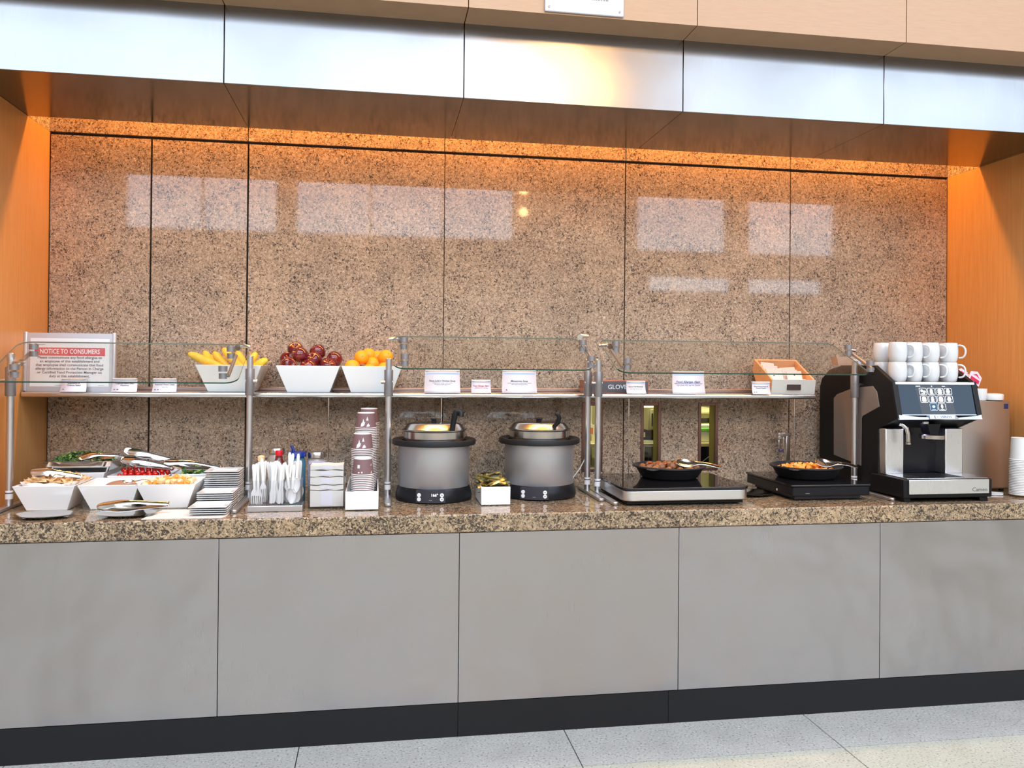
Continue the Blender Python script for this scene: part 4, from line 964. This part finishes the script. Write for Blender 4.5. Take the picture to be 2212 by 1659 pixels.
for k in range(118):
    a = random.uniform(0, 6.3); r_ = .128*math.sqrt(random.random()); e = 1-(r_/.15)**2; loc = (2.078+r_*math.cos(a), .395+r_*math.sin(a), CZ+.076+.030+.034*e*random.uniform(.45, 1)); rot = (random.uniform(-.7, .7), random.uniform(-.7, .7), random.uniform(0, 1.5))
    j = 2 if k % 11 == 5 else k % 2
    if k < 3:
        o = MB().box(-.0095, .0095, -.009, .009, -.0085, .0085).build('sweet_potato_cube', SP[k], loc=loc, rot=rot, bevel=.0015); ps.append(o)
        tag(o, ('deep orange', 'light orange', 'charred dark')[k]+' sweet potato cube in the right pan', 'sweet potato', 'sweet potato cubes in the pan')
    else: dup(ps[j], loc, rot, scale=(random.uniform(.8, 1.2),)*3)
tag(MB().lathe([(.128, 0), (.128, .018), (.06, .030), (0, .032)], seg=28).build('sauce', mat('sauce_dark', (.10, .035, .015), .3), loc=(1.383, .415, CZ+.0915)), 'dark sauce around the meatballs', 'sauce', kind='stuff')
tag(MB().lathe([(.128, 0), (.128, .018), (.06, .030), (0, .032)], seg=28).build('sauce', mat('oil_orange', (.32, .10, .02), .3), loc=(2.078, .395, CZ+.0865)), 'oily orange juice under the sweet potato', 'sauce', kind='stuff')
for lab, x, y, z in (('large steel spoon with its handle over the rim of the meatball pan', 1.475, .345, 1.063), ('large steel spoon with its handle over the rim of the sweet potato pan', 2.165, .31, 1.060)):
    t = thing('serving_spoon', lab, 'spoon', (x, y, z), rot=(.75, .12, -.06), group='serving spoons in the pans')
    v = []; f = []
    prof = [(-.085, .3, 0), (-.07, .8, .3), (-.045, 1., .9), (-.02, .9, .8), (0, .55, .2), (.02, .32, 0), (.06, .34, 0), (.10, .40, 0), (.125, .36, 0), (.135, .2, 0)]
    for xx, q, dp in prof:
        zz = .012*math.sin(PI*min(1, max(0, (xx+.01)/.13)))
        for s in (-1, 0, 1): v.append((xx, s*.030*q, zz-(.010*dp if s == 0 else 0)))
    for k in range(len(prof)-1): f += [(3*k, 3*k+1, 3*k+4, 3*k+3), (3*k+1, 3*k+2, 3*k+5, 3*k+4)]
    MB().add(v, f).build('spoon_body', POLISH, t, solid=.002, sub=1)
# tap at the back
tp = thing('tap', 'square chrome tap with a blue tipped wire loop behind the right pan', 'tap', (2.150, .76, CZ))
MB().box(.012, .034, -.012, .012, 0, .245).build('pillar', POLISH, tp, bevel=.002)
MB().box(-.035, .040, -.014, .014, .245, .262).box(-.035, -.015, -.014, .014, .228, .2449).build('spout', STEEL, tp, bevel=.002)
lp = MB().tube([(-.033, -.016, .225), (-.036, -.022, .19), (-.036, -.022, .178)], .0025, 8).tube([(-.008, -.016, .238), (-.013, -.022, .19), (-.013, -.022, .178)], .0025, 8).build('wire_loop', POLISH, tp)
MB().tube([(-.036, -.022, .178), (-.036, -.022, .168), (-.033, -.022, .163), (-.016, -.022, .163), (-.013, -.022, .168), (-.013, -.022, .178)], .003, 8).build('blue_tip', mat('tip_blue', srgb(40, 40, 130), .4), lp)

# ================================================================ COFFEE MACHINE
MX0, MX1 = 2.379, 2.815; MW = MX1-MX0
cm = thing('coffee_machine', 'black and silver bean to cup coffee machine with lit touch screen', 'coffee machine', (MX0, 0, 0))
BODYM = mat('machine_black', (.007, .007, .008), .5, spec=.25)
SILV = metal('machine_silver', (.80, .81, .84), .30, .04, (60, 60, 1))
INS = mat('inset_grey', srgb(150, 138, 132), .42, .5)
prof = [(.094, .911), (.072, .93), (.076, 1.0165), (.262, 1.0165), (.27, 1.232), (.125, 1.288), (.167, 1.464), (.300, 1.537), (.58, 1.537), (.70, 1.515), (.775, 1.465), (.795, 1.42), (.795, .911)]
for a, b in ((0, .022), (MW-.022, MW)): MB().prism(prof, 'x', a, b).build('side_panel', BODYM, cm, bevel=.004)
ins = [(.651, 1.363), (.62, 1.385), (.465, 1.424), (.308, 1.436), (.275, 1.41), (.253, 1.339), (.391, 1.285), (.40, 1.27), (.402, 1.037), (.647, 1.065)]
MB().prism(ins, 'x', -.003, .001).build('side_inset', INS, cm, bevel=.001)
MB().prism(ins, 'x', MW-.001, MW+.003).build('side_inset', INS, cm, bevel=.001)
MB().box(.022, MW-.022, .31, .79, .93, 1.455).build('housing', BODYM, cm)
MB().prism([(.262, 1.236), (.135, 1.288), (.170, 1.452), (.74, 1.455), (.74, 1.236)], 'x', .0225, MW-.0225).build('head', BODYM, cm)
MB().box(.0225, MW-.0225, .165, .74, 1.4555, 1.4605).build('cup_tray', STEEL, cm)
# the sloping screen, drawn in the plane of the face
A = Vector((0, .128, 1.306)); B = Vector((0, .166, 1.456)); ux = Vector((1, 0, 0)); uz = (B-A).normalized(); un = uz.cross(ux); un = -un if un.y > 0 else un
HS = (B-A).length
MF = Matrix((ux, uz, un)).transposed().to_4x4(); MF.translation = A+un*.004     # local x right, y up the face, z out
def face(poly, d0, d1, name, m, parent=cm, **k): return MB().prism(poly, 'z', d0, d1, MF).build(name, m, parent, **k)
def R4(x0, x1, y0, y1): return [(x0, y0), (x1, y0), (x1, y1), (x0, y1)]
SCR = mat('screen_glass', (.012, .02, .032), .10, spec=.18, emit=(.10, .17, .26), estr=.16)
scr = face(R4(.026, MW-.026, .0, HS-.012), 0, .004, 'touch_screen', SCR)
face(R4(.012, MW-.012, HS-.011, HS), 0, .010, 'top_strip', mat('strip_white', (.85, .87, .9), .25), bevel=.001)
for a, b in ((-.002, .024), (MW-.024, MW+.002)): face(R4(a, b, -.016, HS+.004), -.004, .009, 'screen_cheek', BLKM, bevel=.002)
SCR2 = mat('screen_centre', (.03, .035, .042), .12, spec=.18, emit=(.16, .18, .22), estr=.18)
face([(.128, .001), (.305, .001), (.288, HS-.014), (.112, HS-.014)], .0041, .0044, 'screen_centre', SCR2, scr)
ICO = mat('icon_white', (1, 1, 1), .4, emit=(.95, .97, 1), estr=.95); ICB = mat('icon_blue', (.3, .5, .9), .4, emit=(.35, .55, .9), estr=.8)
def icon(cx, cy_, kind):
    q = MB(); w_, h_, t_2 = .0195, .0165, .0014
    o1 = rrect(-w_, w_, -h_, h_, .005, 3); o2 = rrect(-w_+t_2, w_-t_2, -h_+t_2, h_-t_2, .004, 3); n = len(o1)
    v = [MF @ Vector((cx+x, cy_+y, .0050)) for x, y in o1]+[MF @ Vector((cx+x, cy_+y, .0050)) for x, y in o2]
    q.add(v, [(k, (k+1) % n, n+(k+1) % n, n+k) for k in range(n)])
    q.prism(R4(cx-.010, cx+.010, cy_-.0125, cy_-.010), 'z', .0049, .0051, MF)
    e = lambda x, y, a, b: q.prism([(cx+x+a*math.cos(2*PI*k/12), cy_+y+b*math.sin(2*PI*k/12)) for k in range(12)], 'z', .0049, .0052+.0001*len(q.v)/100, MF)
    if kind == 0: e(-.006, .003, .007, .006); e(.006, -.002, .008, .006)
    elif kind == 1: e(0, .005, .007, .006); e(0, -.003, .0085, .006)
    elif kind == 2: e(0, .004, .011, .008); e(0, -.004, .012, .006)
    elif kind == 3: e(0, .006, .008, .006); e(0, -.001, .011, .007)
    elif kind == 4: e(0, .003, .0055, .010)
    else: e(0, .002, .008, .007)
    return q.build('drink_icon', ICB if kind == 5 else ICO, scr, smooth=False)
for k, kd in enumerate((0, 1, 2, 3)): icon(.151+k*.0435, .111, kd)
for k, kd in enumerate((2, 1, 2, 3)): icon(.151+k*.0435, .0735, kd)
for k, kd in enumerate((5, 4)): icon(.1945+k*.0435, .036, kd)
face(R4(.118, .140, .1345, .137), .0045, .0050, 'status_mark', ICO, scr); face(R4(.198, .202, .133, .138), .0045, .0050, 'status_mark', ICO, scr); face(R4(.255, .270, .1345, .137), .0045, .0050, 'status_mark', ICO, scr)
# faceted silver lip with the maker's name
LIPM = mat('lip_silver', srgb(196, 202, 218), .28, .55)
lip = MB()
prof2 = [(.004, -.002, .012), (.110, -.012, .012), (.150, -.014, .016), (.152, -.004, .024), (.280, -.004, .024), (.305, -.016, .016), (.410, -.006, .012), (MW-.004, -.001, .012)]
v = []; f = []
for x, yt, dz in prof2:
    for yy, zz in ((yt, 0.), (yt-.001, dz), (-.0245, dz), (-.0245, 0.)): v.append(MF @ Vector((x, yy, zz)))
for k in range(len(prof2)-1): f += [(4*k+j, 4*k+(j+1) % 4, 4*k+4+(j+1) % 4, 4*k+4+j) for j in range(4)]
nn = 4*(len(prof2)-1); f += [(3, 2, 1, 0), (nn, nn+1, nn+2, nn+3)]
lp = lip.add(v, f).build('lower_lip', LIPM, cm, smooth=False)
MB().prism(R4(.004, MW-.004, -.0035, .0005), 'z', .0035, .0052, MF).build('lip_edge', LIPM, lp)
NAVY = mat('logo_navy', (.02, .025, .07), .4)
def facetext(body, size, x, y, m, par, d, nm, sx=1., bold=0.):
    o = text(body, size, m, par, name=nm, bold=bold, align='LEFT'); o.matrix_basis = MF @ Matrix.Translation((x, y, d)) @ Matrix.Diagonal((sx, 1, 1, 1)); return o
facetext('VERSYS', .0128, .205, -.0150, NAVY, lp, .0245, 'logo_lettering', 1.45, .0001)
for a in ((.174, .1775, -.0215, -.0080), (.1775, .182, -.0095, -.0080), (.1775, .182, -.0215, -.0200)): pass
MB().prism([(.183, -.0080), (.176, -.0080), (.176, -.0215), (.183, -.0215), (.183, -.0200), (.1795, -.0200), (.1795, -.0095), (.183, -.0095)], 'z', .0241, .0246, MF).build('logo_bracket', NAVY, lp)
facetext('4', .0135, .187, -.0148, mat('logo_grey', srgb(120, 140, 190), .4), lp, .0245, 'logo_mark', 1.3)
# columns, cavity, base
for a, b in ((.006, .102), (.322, MW-.020)):
    MB().box(a, b, .215, .30, 1.017, 1.236).build('front_column', SILV, cm, bevel=.004)
MB().box(.102, .322, .285, .30, 1.017, 1.236).build('cavity_back', mat('cavity_navy', (.006, .006, .012), .2), cm)
MB().box(-.012, MW+.004, .052, .30, .93, 1.0155).build('drip_base', BODYM, cm, bevel=.004)
MB().box(.012, MW-.016, .045, .0515, .948, 1.014).build('base_front', SILV, cm, bevel=.002)
MB().box(.010, MW-.014, .058, .214, 1.016, 1.020).build('drip_tray', STEEL, cm, bevel=.001)
m_ = MB()
for k in range(20): m_.box(.10+k*.011, .106+k*.011, .075, .20, 1.0202, 1.0208)
m_.build('drip_grille', BLKM, cm)
for a, b in ((.0, .03), (MW-.05, MW-.01)):
    MB().prism([(a, .911), (b, .911), (b-.004, .929), (a-.006, .929)], 'y', .06, .12).build('foot', BODYM, cm)
text('Cameo', .026, mat('script_grey', srgb(90, 88, 90), .4), cm, MW-.105, .966, .0445, align='LEFT', name='name_lettering', sx=1.05)
sp = MB().lathe([(.050, 0), (.056, .003), (.056, .020), (.050, .024), (0, .024)], (.213, .165, 1.190), 36).build('spout_ring', STEEL, cm)
MB().prism([(-.02, 1.2145), (.02, 1.2145), (.035, 1.262), (-.035, 1.262)], 'y', .15, .21, T(.213, 0, 0)).build('spout_neck', BODYM, sp)
MB().box(.165, .19, .158, .17, 1.262, 1.272).build('sensor', PLAST, sp)
MB().tube([(.045, .17, 1.262), (.060, .165, 1.258), (.078, .16, 1.240), (.084, .158, 1.215), (.085, .157, 1.178)], .009, 14).build('steam_wand', POLISH, cm)
MB().tube([(.085, .157, 1.176), (.085, .157, 1.166)], .011, 14).build('wand_tip', STEEL, cm)
wl = area('cavity_lamp', (MX0+.21, .20, 1.262), (0, 0, 0), .12, .03, .35, (.62, .52, 1))
# ---- mugs on the machine
mg = thing('mug', 'm', 'mug', (0, 0, 0), group='white mugs on the coffee machine')
MB().lathe([(0, .003), (.030, .002), (.034, 0), (.038, .008), (.0418, .028), (.043, .050), (.0415, .074), (.0385, .091), (.0375, .093), (.036, .091), (.039, .072), (.040, .05), (.036, .015), (.0, .008)], seg=36).build('mug_body', MUGM, mg)
MB().tube([(.038, 0, .081), (.054, 0, .082), (.069, 0, .074), (.0745, 0, .055), (.071, 0, .032), (.060, 0, .020), (.041, 0, .022)], .0052, 10, sx=1.2).build('handle', MUGM, mg, sub=1)
_vl.update(); kids(mg); first = True
cols = [(.066, 'leftmost'), (.148, 'second from the left'), (.236, 'second from the right'), (.335, 'rightmost')]
for ry, yy in enumerate((.215, .335)):
    for ci, (xx, wh) in enumerate(cols):
        for lv in (0, 1):
            z = 1.461+lv*.0935; x = MX0+xx
            lab = 'white mug %s in the %s row on the coffee machine, %s' % (wh, ('front', 'rear')[ry], ('lower', 'upper')[lv])
            rz = -.75+random.uniform(-.08, .08)
            if first: mg.location = (x, yy, z); mg.rotation_euler = (0, 0, rz); mg['label'] = lab; first = False
            else: dup(mg, (x, yy, z), (0, 0, rz), lab)
o = MB().lathe([(.020, 0), (.023, .003), (.026, .030), (.024, .030), (.021, .005), (0, .004)], seg=24).build('small_bowl', CERAM, loc=(MX0+.012+.02, .50, 1.5375)); tag(o, 'tiny white dish on the raised rear of the coffee machine', 'dish')
o = MB().prism([(0, 0), (.105, 0), (.10, .045), (-.012, .045)], 'y', 0, .06).build('paper_bag', mat('paper_tan', srgb(205, 165, 140), .8), loc=(MX0+.005, .62, 1.5375)); tag(o, 'folded tan paper bag on the back of the coffee machine', 'bag')
# creamers and sugar in a black caddy behind the mugs
ck = thing('packet_caddy', 'black caddy on the steel cabinet holding red and white packets', 'caddy', (2.93, .40, 1.3645))
MB().prism([(-.05, 0), (.06, 0), (.075, .09), (-.06, .09)], 'y', -.03, .05).build('caddy_body', BLK, ck, bevel=.003)
RW = mat('packet_red', srgb(200, 40, 80), .5)
for k, (x, y, z, r) in enumerate(((2.90, .385, 1.475, -.3), (2.945, .378, 1.462, .35), (2.985, .372, 1.478, .55), (2.93, .40, 1.49, .1))):
    t = thing('sugar_packet', 'red and white paper packet in the black caddy, '+('leftmost', 'lower middle', 'rightmost', 'rear top')[k], 'packet', (x, y, z), rot=(-.2, r, 0), group='red and white packets')
    MB().prism([(-.035, -.03), (.035, -.03), (.035, .02), (.0, .038), (-.035, .02)], 'y', -.002, .002).build('wrapper', mat('packet_pink%d' % k, srgb(235, 205, 215), .5), t)
    MB().prism([(-.026, -.022), (.028, -.022), (.028, -.002), (-.026, -.002)], 'y', -.0028, -.0021).build('red_print', RW, t); MB().prism([(-.02, .008), (.0, .024), (.026, .008), (.0, .014)], 'y', -.0028, -.0021).build('red_print', RW, t)
# steel cabinet (milk cooler) at right
fc = thing('milk_cooler', 'brownish stainless milk cooler cabinet standing right of the coffee machine', 'cooler', (2.98, .31, CZ))
MB().box(-.135, .152, .012, .45, .012, .453).build('body', mat('cooler_shell', srgb(150, 136, 128), .4, .6), fc, bevel=.003)
MB().box(-.135, .152, 0, .0115, .018, .453).build('door', metal('cooler_door', (.52, .48, .45), .36, .04, (60, 60, 1)), fc, bevel=.002)
MB().box(.118, .142, -.001, .0, .415, .440).build('badge', mat('badge_navy', srgb(40, 50, 90), .4), fc)
for x in (-.12, .13):
    for y in (.03, .42): MB().lathe([(.012, 0), (.012, .0118)], (x, y, 0), 12).build('foot', BLK, fc)
o = MB().lathe([(0, 0), (.034, 0), (.036, .004), (.040, .060), (.038, .060), (.034, .006), (0, .005)], seg=28).build('white_cup', CERAM, loc=(2.995, .36, 1.365)); tag(o, 'small white cup on the milk cooler beside the machine', 'cup')
o = MB().lathe([(0, 0), (.040, 0), (.046, .004), (.048, .028), (.045, .034), (.030, .036), (0, .036)], seg=28).build('covered_dish', PLAST, loc=(3.078, .36, 1.365)); tag(o, 'low white round dish with lid on the milk cooler', 'dish')
# stack of plain white cups
m_ = MB().lathe([(.0435, .0005), (.0475, 0), (.0485, .003), (.0475, .0055), (.0455, .006), (.0405, .104), (.0405, .108), (.039, .108), (.0385, .106), (0, .106)], seg=28)
w0 = None
for i in range(22):
    z = 1.194-.108-i*.0079; lab = 'plain white paper cup upside down, %s of the stack at the right counter end' % nth(i)
    if w0 is None: w0 = m_.build('paper_cup', CUPW, loc=(3.066, .165, z)); tag(w0, lab, 'cup', 'plain white paper cups')
    else: dup(w0, (3.066, .165, z), (0, 0, 0), lab)
tag(MB().tube([(2.86, .30, .916), (2.93, .22, .915), (3.0, .20, .915), (3.035, .24, .915), (2.99, .27, .915), (2.9, .29, .915)], .004, 8).build('power_cord', PLAST), 'white cord looped on the counter right of the coffee machine', 'cord')
tag(box('dish_towel', PAPER, (2.86, 2.98, .262, .298, CZ, .93), bevel=.005), 'folded white cloth on the counter behind the looped cord', 'cloth')
tag(MB().box(1.012, 1.030, .12, .1215, .914, .914).build('sleeve', DARK), None, None)
bpy.data.objects.remove([o for o in C.objects if o.name.startswith('sleeve') and o.parent is None][0])
